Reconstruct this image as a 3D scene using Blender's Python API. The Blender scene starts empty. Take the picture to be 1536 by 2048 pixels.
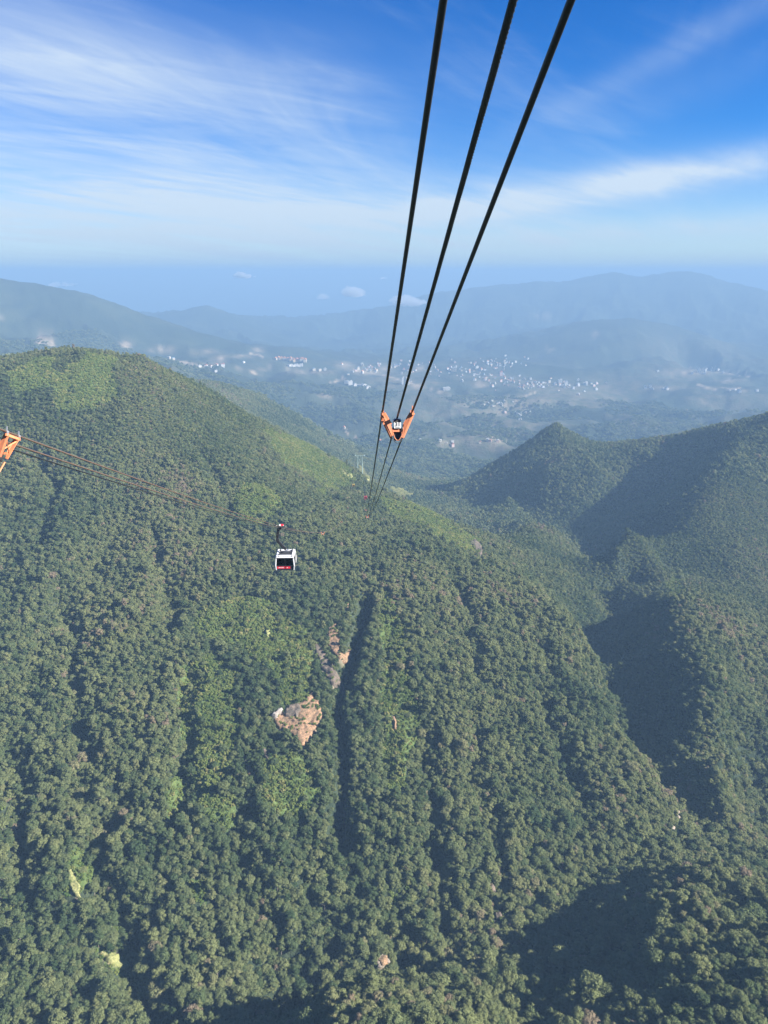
import bpy, bmesh, math, random
import numpy as np
from mathutils import Vector, Matrix, Quaternion

R = math.radians
random.seed(7)
rng = np.random.default_rng(11)
S = 0.73          # scale of the land (camera at the origin)
K = 1.35          # scale of the ropeway
scene = bpy.context.scene
COL = scene.collection

# ------------------------------------------------------------------ camera
PITCH = 17.3
F = 1538.0
cam_d = bpy.data.cameras.new("camera")
cam = bpy.data.objects.new("camera", cam_d)
COL.objects.link(cam)
cam.rotation_euler = (R(90 - PITCH), 0, 0)
cam_d.sensor_fit = 'VERTICAL'
cam_d.sensor_height = 36.0
cam_d.lens = 36.0 * F / 2048.0
cam_d.clip_start = 0.1
cam_d.clip_end = 200000
scene.camera = cam

# ------------------------------------------------------------------ light
SUN_AZ, SUN_EL = 106.0, 30.5
sun_dir = Vector((math.sin(R(SUN_AZ)) * math.cos(R(SUN_EL)), math.cos(R(SUN_AZ)) * math.cos(R(SUN_EL)), math.sin(R(SUN_EL))))
sl = bpy.data.lights.new("sun", 'SUN')
sl.energy = 5.0
sl.angle = R(0.5)
sl.color = (1.0, 0.95, 0.87)
so = bpy.data.objects.new("sun", sl)
COL.objects.link(so)
so.rotation_euler = sun_dir.to_track_quat('Z', 'Y').to_euler()

scene.view_settings.view_transform = 'Standard'
scene.view_settings.look = 'None'
scene.view_settings.gamma = 1
scene.view_settings.use_curve_mapping = False
scene.view_settings.exposure = 1.95
HAZE = 1.95e-4
HAZE_COL = (0.208, 0.340, 0.515)

cy = scene.cycles
cy.max_bounces = 4
cy.diffuse_bounces = 2
cy.glossy_bounces = 2
cy.transmission_bounces = 3
cy.volume_bounces = 1
cy.transparent_max_bounces = 6
cy.use_denoising = True
cy.sample_clamp_indirect = 4


class NT:
    """tiny helper to write node trees as expressions"""
    def __init__(self, nt):
        self.t = nt

    def n(self, kind, **kw):
        o = self.t.nodes.new(kind)
        for k, v in kw.items():
            setattr(o, k, v)
        return o

    def link(self, a, b):
        self.t.links.new(a, b)

    def put(self, sock, v):
        if hasattr(v, 'is_output'):
            self.t.links.new(v, sock)
        else:
            sock.default_value = v

    def m(self, op, a, b=None, c=None, clamp=False):
        o = self.n('ShaderNodeMath', operation=op, use_clamp=clamp)
        self.put(o.inputs[0], a)
        if b is not None:
            self.put(o.inputs[1], b)
        if c is not None:
            self.put(o.inputs[2], c)
        return o.outputs[0]

    def smooth(self, v, a, b, lo=0.0, hi=1.0):
        o = self.n('ShaderNodeMapRange', interpolation_type='SMOOTHSTEP')
        self.put(o.inputs[0], v)
        for i, q in enumerate((a, b, lo, hi)):
            self.put(o.inputs[1 + i], q)
        return o.outputs[0]

    def mix(self, f, a, b):
        o = self.n('ShaderNodeMix', data_type='RGBA')
        self.put(o.inputs[0], f)
        self.put(o.inputs[6], a)
        self.put(o.inputs[7], b)
        return o.outputs[2]

    def noise(self, vec, scale, detail=4.0, rough=0.55, dist=0.0):
        o = self.n('ShaderNodeTexNoise')
        self.put(o.inputs['Vector'], vec)
        o.inputs['Scale'].default_value = scale
        o.inputs['Detail'].default_value = detail
        o.inputs['Roughness'].default_value = rough
        o.inputs['Distortion'].default_value = dist
        return o.outputs[0]

    def xyz(self, x, y, z):
        o = self.n('ShaderNodeCombineXYZ')
        for i, q in enumerate((x, y, z)):
            self.put(o.inputs[i], q)
        return o.outputs[0]


CP, SP = math.cos(R(PITCH)), math.sin(R(PITCH))


def ray(px, py):
    """world vector of unit depth through a picture point"""
    u = (px - 768.0) / F
    v = (1024.0 - py) / F
    return np.array([u, CP + v * SP, v * CP - SP])


def azel(px, py):
    d = ray(px, py)
    return math.atan2(d[0], d[1]), math.atan2(d[2], math.hypot(d[0], d[1]))


def proj(p):
    p = np.asarray(p, dtype=np.float64)
    x, y, z = p[..., 0], p[..., 1], p[..., 2]
    D = y * CP - z * SP
    v = y * SP + z * CP
    Ds = np.where(D > 1, D, 1)
    return 768 + F * x / Ds, 1024 - F * v / Ds, D


# ------------------------------------------------------------------ sky
def build_world():
    w = bpy.data.worlds.new("World")
    scene.world = w
    w.use_nodes = True
    t = w.node_tree
    t.nodes.clear()
    g = NT(t)
    sky = g.n('ShaderNodeTexSky', sky_type='NISHITA')
    sky.sun_disc = False
    sky.sun_elevation = R(SUN_EL)
    sky.sun_rotation = R(SUN_AZ)
    sky.altitude = 2400
    sky.air_density = 1.0
    sky.dust_density = 0.3
    sky.ozone_density = 3.0
    hs = g.n('ShaderNodeHueSaturation')
    hs.inputs['Saturation'].default_value = 1.55
    hs.inputs['Hue'].default_value = 0.515
    hs.inputs['Value'].default_value = 0.86
    g.link(sky.outputs[0], hs.inputs['Color'])
    tc = g.n('ShaderNodeTexCoord')
    sp = g.n('ShaderNodeSeparateXYZ')
    g.link(tc.outputs['Generated'], sp.inputs[0])
    x, y, z = sp.outputs
    az = g.m('ARCTAN2', x, y)
    el = g.m('ARCSINE', g.m('MINIMUM', g.m('MAXIMUM', z, -1.0), 1.0))
    zz = g.m('MAXIMUM', g.m('ADD', z, 0.07), 0.03)
    pu = g.m('DIVIDE', x, zz)
    pv = g.m('DIVIDE', y, zz)
    # streaks: stretched, warped noise on the cloud sheet
    def rot(a, su, sv):
        c, s = math.cos(a), math.sin(a)
        p = g.m('ADD', g.m('MULTIPLY', pu, c * su), g.m('MULTIPLY', pv, s * su))
        q = g.m('ADD', g.m('MULTIPLY', pu, -s * sv), g.m('MULTIPLY', pv, c * sv))
        return g.xyz(p, q, 0.37)
    n1 = g.noise(rot(R(62), 0.16, 0.75), 1.0, 9, 0.62, 1.2)
    n2 = g.noise(rot(R(40), 0.9, 3.2), 1.0, 6, 0.6, 0.9)
    n3 = g.noise(rot(R(20), 0.35, 0.5), 1.0, 3, 0.5, 0.5)
    streak = g.m('ADD', g.m('MULTIPLY', n1, 0.72), g.m('MULTIPLY', n2, 0.28))

    def blob(px, py, rx, ry, tilt=0.0):
        a0, e0 = azel(px, py)
        du = g.m('SUBTRACT', az, a0)
        dv = g.m('SUBTRACT', g.m('SUBTRACT', el, e0), g.m('MULTIPLY', du, tilt))
        q = g.m('ADD', g.m('POWER', g.m('DIVIDE', du, rx / F), 2.0), g.m('POWER', g.m('DIVIDE', dv, ry / F), 2.0))
        return g.m('EXPONENT', g.m('MULTIPLY', q, -1.0))

    def add(*v):
        o = v[0]
        for q in v[1:]:
            o = g.m('ADD', o, q)
        return o
    veil = add(g.m('MULTIPLY', blob(170, 320, 540, 165, -0.10), 1.0),
               g.m('MULTIPLY', blob(240, 460, 500, 75), 0.5),
               g.m('MULTIPLY', blob(180, 120, 420, 80, -0.25), 0.36),
               g.m('MULTIPLY', blob(640, 180, 150, 90), 0.12))
    band = add(g.m('MULTIPLY', blob(1330, 355, 470, 27, 0.13), 0.95),
               g.m('MULTIPLY', blob(800, 410, 380, 34, 0.06), 0.6),
               g.m('MULTIPLY', blob(1240, 470, 500, 24, 0.05), 0.6),
               g.m('MULTIPLY', blob(1400, 75, 260, 26, 0.42), 0.22),
               g.m('MULTIPLY', blob(1350, 190, 260, 40, 0.30), 0.10))
    mask = g.m('ADD', veil, band)
    d = g.m('MULTIPLY', mask, g.smooth(streak, 0.30, 0.68, 0.26, 1.12))
    d = g.m('MULTIPLY', d, g.smooth(n3, 0.25, 0.65, 0.6, 1.1))
    base = g.m('MULTIPLY', g.smooth(streak, 0.50, 0.80), 0.22)
    # pale layer above the horizon
    hz = g.m('EXPONENT', g.m('MULTIPLY', g.m('MAXIMUM', el, 0.0), -9.5))
    d = g.m('ADD', g.m('ADD', d, base), g.m('MULTIPLY', hz, 0.27))
    d = g.m('MINIMUM', d, 0.93)
    col = g.mix(d, hs.outputs[0], (3.75, 4.4, 5.05, 1))
    # the valley haze thins out gradually above the horizon
    low = g.m('EXPONENT', g.m('MULTIPLY', g.m('MAXIMUM', el, 0.0), -24.0))
    col = g.mix(g.m('MULTIPLY', low, 0.85), col, (2.1, 2.85, 3.6, 1))
    bg = g.n('ShaderNodeBackground')
    g.link(col, bg.inputs[0])
    bg.inputs[1].default_value = 0.05
    out = g.n('ShaderNodeOutputWorld')
    g.link(bg.outputs[0], out.inputs[0])


build_world()

# ------------------------------------------------------------------ noise
_perm = rng.permutation(512).astype(np.int32)
_perm = np.concatenate([_perm, _perm])
_gr = np.stack([np.cos(np.linspace(0, 2 * np.pi, 32, endpoint=False)), np.sin(np.linspace(0, 2 * np.pi, 32, endpoint=False))], 1)


def perlin(x, y):
    xi = np.floor(x).astype(np.int64)
    yi = np.floor(y).astype(np.int64)
    xf, yf = x - xi, y - yi
    u = xf * xf * xf * (xf * (xf * 6 - 15) + 10)
    v = yf * yf * yf * (yf * (yf * 6 - 15) + 10)

    def gd(i, j, dx, dy):
        h = _perm[(_perm[(xi + i) & 511] + yi + j) & 511] & 31
        gv = _gr[h]
        return gv[..., 0] * dx + gv[..., 1] * dy
    a = gd(0, 0, xf, yf)
    b = gd(1, 0, xf - 1, yf)
    c = gd(0, 1, xf, yf - 1)
    d = gd(1, 1, xf - 1, yf - 1)
    return (a + u * (b - a)) * (1 - v) + (c + u * (d - c)) * v


def fbm(x, y, wl, octaves, gain=0.5):
    o = np.zeros_like(x)
    a = 1.0
    for k in range(octaves):
        o += a * perlin(x / wl + 17.3 * k, y / wl - 9.1 * k)
        wl *= 0.5
        a *= gain
    return o


# ------------------------------------------------------------------ land: control lines (picture x, picture y, depth)
ridges = {
    'front_skyline': [(-260, 800, 1300), (-100, 758, 1340), (0, 738, 1360), (60, 725, 1390), (110, 714, 1410), (140, 704, 1430), (165, 693, 1440), (185, 690, 1450), (205, 696, 1460), (232, 714, 1470), (258, 708, 1480), (280, 702, 1490), (300, 710, 1500), (335, 738, 1520), (400, 768, 1550),
                      (470, 806, 1590), (520, 840, 1630), (570, 860, 1670), (620, 882, 1720), (680, 915, 1745), (718, 934, 1740), (760, 972, 1680), (800, 987, 1600), (860, 1013, 1500), (920, 1050, 1420), (965, 1090, 1350)],
    'mid_spur': [(965, 1090, 1350), (1020, 1085, 1480), (1060, 1040, 1700), (1110, 1050, 1720), (1140, 1085, 1700), (1160, 1115, 1650)],
    'hill_edge': [(965, 1090, 1350), (1060, 1150, 1230), (1140, 1220, 1130), (1190, 1300, 1030), (1218, 1400, 960), (1250, 1470, 915), (1290, 1510, 885), (1340, 1590, 850)],
    'right_skyline': [(880, 990, 2440), (940, 958, 2480), (1000, 917, 2520), (1060, 880, 2520), (1085, 860, 2510), (1112, 842, 2500), (1140, 864, 2480), (1170, 886, 2450), (1220, 884, 2400), (1300, 877, 2300), (1370, 866, 2230), (1410, 860, 2180), (1450, 853, 2120), (1500, 848, 2080), (1536, 838, 2050), (1620, 800, 2000), (1800, 740, 1950)],
    'right_spur': [(1500, 852, 2060), (1465, 905, 1900), (1435, 970, 1770), (1405, 1035, 1650), (1350, 1068, 1600), (1300, 1066, 1590), (1252, 1046, 1560), (1240, 1090, 1500), (1250, 1150, 1440)],
    'ravine_spur': [(1480, 1175, 1420), (1400, 1170, 1320), (1340, 1180, 1230), (1370, 1230, 1140), (1405, 1290, 1060), (1432, 1400, 955), (1445, 1500, 885), (1440, 1560, 860)],
    'near_spur': [(1600, 1830, 600), (1536, 1788, 640), (1470, 1745, 680), (1395, 1732, 690), (1392, 1790, 622), (1368, 1850, 582), (1340, 1890, 570)],
    'bottom_spur': [(1200, 1915, 625), (1260, 1915, 605), (1350, 1905, 590), (1450, 1895, 580), (1560, 1880, 570)],
    'bottom_spur_b': [(730, 1935, 590), (705, 1990, 532), (690, 2060, 480)],
    'bottom_spur_c': [(900, 1945, 592), (870, 1990, 535), (850, 2060, 488)],
    'bottom_spur_d': [(1030, 1950, 600), (1000, 2000, 550), (990, 2060, 510)],
}
valleys = {
    'stream': [(640, 1905, 668), (700, 1905, 670), (765, 1915, 668), (880, 1925, 666), (1000, 1920, 668), (1100, 1895, 690), (1150, 1850, 712), (1182, 1780, 745), (1250, 1730, 775), (1320, 1700, 800), (1380, 1655, 850), (1330, 1600, 905),
               (1240, 1500, 1012), (1192, 1430, 1092), (1186, 1350, 1185), (1206, 1280, 1300), (1232, 1210, 1485), (1210, 1150, 1680), (1162, 1098, 1890), (1080, 1060, 2100), (980, 1010, 2340), (880, 992, 2520), (850, 990, 2620)],
    'hollow': [(1150, 1088, 1910), (1200, 1040, 2080), (1260, 1010, 2190), (1330, 970, 2220), (1400, 920, 2190)],
    'side_ravine': [(1400, 1650, 870), (1470, 1660, 905), (1536, 1690, 900), (1600, 1700, 900)],
    'side_ravine_b': [(1462, 1610, 925), (1500, 1580, 985), (1550, 1540, 1050)],
    'pit_b': [(560, 2060, 640), (620, 1990, 668), (665, 1930, 682)],
    'pit_c': [(745, 2060, 640), (770, 2000, 665), (800, 1950, 675)],
    'pit_d': [(1010, 2060, 560), (1080, 1990, 600), (1120, 1930, 650)],
    'right_low': [(1260, 1180, 1500), (1330, 1140, 1540), (1400, 1110, 1560), (1480, 1120, 1550)],
}
faces = [
    # front hillside
    (-200, 2060, 610), (0, 2060, 605), (200, 2060, 600), (350, 2060, 600), (470, 2060, 605), (560, 1900, 670), (-200, 1700, 740), (0, 1700, 740), (200, 1700, 735), (350, 1700, 730), (520, 1700, 735), (800, 1700, 745), (950, 1700, 750), (1080, 1700, 765), (1180, 1650, 800),
    (-200, 1400, 900), (0, 1400, 900), (180, 1400, 895), (420, 1400, 880), (560, 1400, 892), (800, 1400, 905), (950, 1400, 920), (1090, 1400, 945), (1100, 1550, 850), (1250, 1600, 830),
    (-200, 1200, 1050), (0, 1200, 1050), (180, 1200, 1040), (350, 1200, 1030), (500, 1200, 1035), (640, 1200, 1045), (800, 1200, 1060), (950, 1200, 1090), (1070, 1260, 1080),
    (-200, 1000, 1190), (0, 1000, 1200), (180, 1000, 1200), (350, 1000, 1210), (520, 1000, 1230), (640, 1000, 1290), (740, 1030, 1330), (860, 1080, 1270), (-200, 860, 1260), (0, 850, 1290), (150, 820, 1320), (260, 830, 1340), (400, 870, 1370), (520, 920, 1420), (600, 940, 1500), (680, 970, 1550),
    # right-hand hills
    (1100, 950, 2230), (1020, 1000, 2160), (1200, 950, 2200), (1300, 910, 2220), (1060, 1040, 1960), (1536, 960, 1850), (1500, 1050, 1680), (1536, 1090, 1620), (1640, 960, 1850), (1700, 1100, 1700), (1536, 1170, 1500), (1536, 1300, 1150), (1500, 1230, 1270), (1490, 1400, 1010), (1536, 1450, 1000), (1620, 1400, 1080), (1750, 1250, 1350),
    (1300, 1110, 1510), (1310, 1150, 1470), (1180, 1200, 1380), (1120, 1150, 1390),
    (1460, 1840, 650), (1536, 1860, 625), (1650, 1860, 640), (1400, 1890, 585), (1480, 1880, 560), (1300, 2060, 515), (1420, 2060, 500), (1560, 2060, 495), (1150, 2060, 535),
    (1290, 1830, 650),
    # back slopes of the front hill, beyond its skyline, and of the other ranges
    (620, 935, 2100), (680, 965, 2120), (740, 1012, 2050), (800, 1045, 2000), (860, 1080, 1950), (920, 1115, 1850), (975, 1130, 1700),
    (1000, 965, 2800), (1060, 945, 2820), (1110, 915, 2830), (1160, 935, 2800), (1230, 940, 2740), (1310, 935, 2640), (1400, 925, 2560), (1500, 905, 2460), (1620, 870, 2380),
    (850, 650, 15500), (950, 640, 15500), (1050, 635, 15500), (1150, 625, 15500), (1250, 615, 15500), (1350, 612, 15500), (1450, 630, 15500), (1550, 650, 15500), (1700, 660, 15500),
    (-200, 650, 7700), (-80, 645, 7700), (40, 650, 7800), (150, 655, 7900), (250, 672, 8000), (340, 690, 8300), (430, 700, 8700),
    (450, 775, 3000), (560, 800, 3300), (300, 760, 2500), (0, 775, 2300), (-200, 790, 2200), (-350, 800, 2200), (740, 912, 3300), (800, 958, 3200), (150, 740, 3600), (0, 735, 3600), (320, 738, 4200),
    # land across the main valley
    (760, 945, 3500), (840, 960, 3300), (900, 962, 3600), (960, 925, 4000), (800, 885, 4500), (960, 885, 4500), (700, 870, 4400), (650, 850, 4600), (560, 795, 5200), (640, 790, 5600), (720, 800, 5600), (850, 830, 5300), (1000, 870, 4800),
    (450, 745, 6000), (380, 730, 6000), (250, 710, 5200), (330, 700, 6200), (500, 730, 6600), (520, 715, 7000), (600, 728, 6900), (660, 738, 7000), (720, 735, 7200), (760, 760, 6600), (830, 750, 6900), (900, 760, 6500), (900, 730, 7300), (1000, 715, 7600), (1040, 745, 7000), (1050, 770, 6500), (1150, 775, 6500), (1250, 780, 6500), (1400, 785, 6400), (1536, 790, 6300), (1700, 790, 6300),
    (1100, 830, 5400), (1200, 830, 5500), (1300, 840, 5300), (1450, 830, 5600), (1200, 875, 4600), (1350, 860, 4600), (1536, 850, 4700), (1100, 880, 4500),
    (60, 650, 6000), (150, 670, 5800), (250, 665, 6300), (0, 690, 5200), (60, 620, 6200), (180, 640, 6350), (300, 670, 6600), (-200, 600, 6200),
    (720, 708, 8600), (800, 705, 9500), (900, 695, 10000), (980, 690, 10300), (640, 705, 10500), (760, 690, 11500),
    (1536, 720, 8600), (1450, 740, 8000), (1300, 720, 7700), (1200, 700, 8000), (1120, 720, 7700), (1650, 720, 8600), (1330, 690, 8300),
    (1000, 660, 11500), (1100, 640, 11800), (1300, 610, 12000), (1450, 640, 11500), (1600, 650, 11500), (950, 640, 12000), (880, 640, 12500),
    (1450, 690, 10200), (1250, 660, 10500),
]
far_ridges = {
    'left_range': [(-300, 500, 6200), (-120, 540, 6400), (0, 556, 6500), (50, 566, 6550), (100, 572, 6600), (150, 582, 6650), (200, 596, 6700), (250, 618, 6750), (290, 632, 6800), (340, 652, 6900), (390, 664, 7050), (430, 672, 7200), (480, 686, 7400), (520, 696, 7550), (560, 692, 7600), (590, 690, 7620), (625, 700, 7700), (650, 714, 7750), (680, 716, 7900), (705, 712, 8200)],
    'left_peak': [(300, 650, 10500), (350, 630, 10800), (385, 615, 11000), (412, 609, 11000), (450, 624, 11000), (500, 648, 11000), (560, 672, 11200), (620, 695, 11500)],
    'mid_mountain': [(1040, 728, 8000), (1070, 705, 8300), (1110, 672, 8600), (1150, 650, 8900), (1200, 638, 9000), (1260, 638, 9100), (1310, 642, 9200), (1360, 655, 9200), (1400, 668, 9200), (1450, 685, 9200), (1500, 700, 9100)],
    'right_range': [(800, 612, 14200), (830, 594, 13800), (880, 583, 13500), (920, 580, 13400), (950, 575, 13300), (990, 569, 13200), (1030, 572, 13100), (1060, 566, 13000), (1085, 561, 13000), (1105, 570, 13000), (1130, 569, 13000), (1160, 561, 13000), (1195, 549, 13000), (1225, 542, 13000), (1255, 549, 13000), (1280, 554, 13000), (1305, 553, 13000), (1335, 546, 13000), (1360, 541, 13000), (1390, 544, 13000), (1425, 553, 13000), (1445, 564, 12900), (1490, 572, 12800), (1536, 581, 12700), (1620, 600, 12600), (1800, 620, 12500)],
}
world_pts = [
    (0, 180, -400), (150, 220, -360), (300, 220, -345), (-200, 180, -420), (0, 0, -330), (0, -600, -80), (400, -300, -120), (-500, -300, -250), (-700, 300, -420), (-900, 900, -200), (-1400, 600, -300), (700, 200, -250), (1000, 700, -300), (1300, 1400, -250),
    (-3000, 0, -200), (-3000, 3000, -300), (3000, 0, -200), (3000, 2500, -350), (0, -3000, 0), (0, 18000, -1150), (-6000, 18000, -1150), (6000, 18000, -1000), (0, 30000, -1200), (-15000, 25000, -1200), (15000, 25000, -1100), (-9000, 9000, -700),
    (9000, 6000, -600), (-9000, 0, -300), (9000, -2000, -300), (0, -9000, -100), (-20000, 38000, -1200), (20000, 38000, -1200), (0, 44000, -1200), (-40000, 0, -800), (40000, 0, -800), (0, -40000, -800),
]


def densify(line, step):
    P = [ray(a, b) * c * S for a, b, c in line]
    out = [P[0]]
    for a, b in zip(P, P[1:]):
        n = max(1, int(np.hypot(*(b - a)[:2]) / step))
        for k in range(1, n + 1):
            out.append(a + (b - a) * k / n)
    return out


ctrl = []
for ln in ridges.values():
    ctrl += [q - np.array([0, 0, 6.5]) for q in densify(ln, 38)]
NR = len(ctrl)
RIDGE_XY = np.array(ctrl)[:, :2]
for ln in valleys.values():
    ctrl += densify(ln, 38)
_n0 = len(ctrl)
for ln in far_ridges.values():
    ctrl += densify(ln, 260)
FAR_XY = np.array(ctrl[_n0:])[:, :2]
ctrl += [ray(a, b) * c * S for a, b, c in faces]
ctrl += [np.array(p, dtype=float) for p in world_pts]
ctrl = np.array(ctrl)
# drop near-duplicates
keep = []
for i, p in enumerate(ctrl):
    ok = True
    if keep:
        q = ctrl[keep]
        if (np.hypot(q[:, 0] - p[0], q[:, 1] - p[1]) < 0.012 * max(300, np.hypot(p[0], p[1]))).any():
            ok = False
    if ok:
        keep.append(i)
ctrl = ctrl[keep]
N = len(ctrl)
XY = ctrl[:, :2] / 1000.0
dm = np.sqrt(((XY[:, None] - XY[None]) ** 2).sum(-1))
reg = 0.0009 * np.hypot(XY[:, 0], XY[:, 1])
A = np.zeros((N + 3, N + 3))
A[:N, :N] = -dm + np.diag(-reg * -1.0)
A[:N, N] = 1
A[:N, N + 1:] = XY
A[N:, :N] = A[:N, N:].T
rhs = np.zeros(N + 3)
rhs[:N] = ctrl[:, 2]
coef = np.linalg.solve(A, rhs)
_w = coef[:N].astype(np.float32)
_c = XY.astype(np.float32)


def base_height(x, y):
    x = np.asarray(x, dtype=np.float32) / 1000
    y = np.asarray(y, dtype=np.float32) / 1000
    out = np.empty(x.shape, dtype=np.float32)
    for i in range(0, len(x), 20000):
        a, b = x[i:i + 20000], y[i:i + 20000]
        dd = np.sqrt((a[:, None] - _c[None, :, 0]) ** 2 + (b[:, None] - _c[None, :, 1]) ** 2)
        out[i:i + 20000] = -(dd @ _w) + coef[N] + coef[N + 1] * a + coef[N + 2] * b
    return out.astype(np.float64)


# gullies cut in the front hillside: picture polyline, half-width (m), depth (m)
gullies = [
    ([(735, 1190), (708, 1290), (699, 1340), (692, 1400), (684, 1480), (684, 1560), (687, 1640), (697, 1700)], 6, 25),
    ([(372, 1340), (352, 1420), (366, 1500), (372, 1580), (330, 1660)], 8, 10),
    ([(215, 1620), (205, 1740), (245, 1830), (265, 1920), (300, 2060)], 13, 15),
    ([(850, 1480), (852, 1600), (868, 1720), (880, 1800), (890, 1900)], 11, 10),
    ([(950, 1450), (960, 1560), (990, 1680), (1010, 1800)], 10, 8),
    ([(1085, 1380), (1120, 1460), (1130, 1540), (1180, 1660)], 12, 12),
    ([(120, 1180), (150, 1300), (165, 1400), (160, 1500), (180, 1620)], 11, 10),
    ([(300, 1060), (330, 1160), (340, 1260)], 11, 10),
    ([(500, 1620), (490, 1720), (510, 1820), (530, 1920)], 11, 8),
    ([(900, 1150), (950, 1260), (970, 1360)], 11, 8),
    ([(70, 900), (100, 980), (90, 1080)], 11, 10),
    ([(400, 900), (450, 980), (470, 1060)], 11, 8),
    ([(1000, 1200), (1080, 1300), (1130, 1400)], 10, 7),
    ([(20, 1500), (40, 1620), (30, 1740), (70, 1850)], 11, 10),
    ([(600, 1650), (610, 1760), (640, 1850)], 10, 8),
    ([(790, 1250), (770, 1340), (765, 1440), (775, 1560)], 8, 5),
]


def seg_dist(x, y, pl):
    best = np.full(x.shape, 1e9)
    for (ax, ay), (bx, by) in zip(pl, pl[1:]):
        dx, dy = bx - ax, by - ay
        t = np.clip(((x - ax) * dx + (y - ay) * dy) / (dx * dx + dy * dy), 0, 1)
        best = np.minimum(best, np.hypot(x - ax - t * dx, y - ay - t * dy))
    return best


def ray_hit(pts, hf, d0=150.0, d1=14000.0, n=420):
    """where picture rays meet the ground"""
    pts = np.asarray(pts, dtype=float)
    u = (pts[:, 0] - 768) / F
    v = (1024 - pts[:, 1]) / F
    d = np.stack([u, CP + v * SP, v * CP - SP], 1)
    D = np.geomspace(d0, d1, n)
    P = d[:, None, :] * D[None, :, None]
    h = hf(P[..., 0].ravel(), P[..., 1].ravel()).reshape(P.shape[:2])
    below = P[..., 2] < h
    first = np.where(below.any(1), below.argmax(1), n - 1)
    first = np.maximum(first, 1)
    i = np.arange(len(pts))
    g1 = P[i, first, 2] - h[i, first]
    g0 = P[i, first - 1, 2] - h[i, first - 1]
    t = np.clip(g0 / np.where(np.abs(g0 - g1) < 1e-9, 1, g0 - g1), 0, 1)
    Dh = D[first - 1] + t * (D[first] - D[first - 1])
    return d * Dh[:, None]


gul_world = []
for pl, w_, dep in gullies:
    hit = ray_hit(pl, base_height, 200, 2500, 200)
    gul_world.append(([(p[0], p[1]) for p in hit], w_, dep))


def near_lines(x, y, L):
    o = np.empty(len(x))
    L = L.astype(np.float32)
    for i in range(0, len(x), 20000):
        a, b = x[i:i + 20000].astype(np.float32), y[i:i + 20000].astype(np.float32)
        o[i:i + 20000] = np.sqrt(((a[:, None] - L[None, :, 0]) ** 2 + (b[:, None] - L[None, :, 1]) ** 2).min(1))
    return o


def ground(x, y):
    x = np.asarray(x, dtype=float)
    y = np.asarray(y, dtype=float)
    h = base_height(x, y)
    r = np.hypot(x, y)
    near = np.clip(1 - (r - 1500) / 1500, 0, 1)
    far = np.clip((r - 1900) / 1800, 0, 1)
    qx = x + 30 * perlin(x / 160, y / 160)
    qy = y + 30 * perlin(x / 160 + 40, y / 160 + 7)
    calm = np.clip(near_lines(x, y, RIDGE_XY) / 110, 0.12, 1)
    h += near * calm * (15 * fbm(qx, qy * 0.36, 125, 4, 0.5)) + near * 1.5 * perlin(x / 18, y / 18)
    fcalm = np.clip(near_lines(x, y, FAR_XY) / 700, 0.10, 1)
    wx = x + 160 * perlin(x / 900, y / 900)
    wy = y + 160 * perlin(x / 900 + 30, y / 900 + 11)
    rid = 1 - np.abs(fbm(wx, wy, 900, 5, 0.52)) * 2.0
    town = np.exp(-((x - 900) / 1500) ** 2 - ((y - 4900) / 900) ** 2)
    h += far * fcalm * (rid - 0.6) * 105 * (1 - 0.75 * town)
    h += far * 14 * fbm(wx, wy, 160, 3) * (1 - 0.6 * town)
    m = (r < 1500) & (y > 150)
    if m.any():
        xs, ys = x[m], y[m]
        cut = np.zeros_like(xs)
        wob = np.clip(1 + 0.9 * perlin(xs / 34, ys / 34) + 0.5 * perlin(xs / 13, ys / 13), 0.35, 2)
        bend = 15 * perlin(xs / 60 + 5, ys / 45) + 4 * perlin(xs / 20, ys / 18)
        for pl, w_, dep in gul_world:
            dd = seg_dist(xs + bend, ys, pl) / (w_ * wob)
            cut = np.maximum(cut, dep * np.clip(1 - dd * 0.7, 0, 1) ** 1.3)
        h[m] -= cut
    return np.where(h > 20, 20 + (h - 20) * 0.5, h)


# ------------------------------------------------------------------ object helpers
def tag(o, label=None, cat=None, group=None, kind=None):
    if label:
        o['label'] = label
    if cat:
        o['category'] = cat
    if group:
        o['group'] = group
    if kind:
        o['kind'] = kind
    return o


def link(name, mesh, parent=None, col=COL):
    o = bpy.data.objects.new(name, mesh)
    col.objects.link(o)
    if parent:
        o.parent = parent
    return o


def empty(name, loc=(0, 0, 0)):
    o = bpy.data.objects.new(name, None)
    COL.objects.link(o)
    o.location = loc
    o.empty_display_size = 0.5
    return o


def np_mesh(name, V, Q, mats=(), smooth=False):
    """quads or tris from numpy arrays"""
    me = bpy.data.meshes.new(name)
    V = np.asarray(V, dtype=np.float32)
    Q = np.asarray(Q, dtype=np.int32)
    k = Q.shape[1]
    me.vertices.add(len(V))
    me.vertices.foreach_set('co', V.ravel())
    me.loops.add(Q.size)
    me.loops.foreach_set('vertex_index', Q.ravel())
    me.polygons.add(len(Q))
    me.polygons.foreach_set('loop_start', np.arange(0, Q.size, k, dtype=np.int32))
    me.polygons.foreach_set('loop_total', np.full(len(Q), k, dtype=np.int32))
    if smooth:
        me.polygons.foreach_set('use_smooth', np.ones(len(Q), dtype=bool))
    for m in mats:
        me.materials.append(m)
    me.update()
    me.validate()
    return me


def new_mat(name):
    m = bpy.data.materials.new(name)
    m.use_nodes = True
    m.node_tree.nodes.clear()
    g = NT(m.node_tree)
    out = g.n('ShaderNodeOutputMaterial')
    return m, g, out


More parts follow.
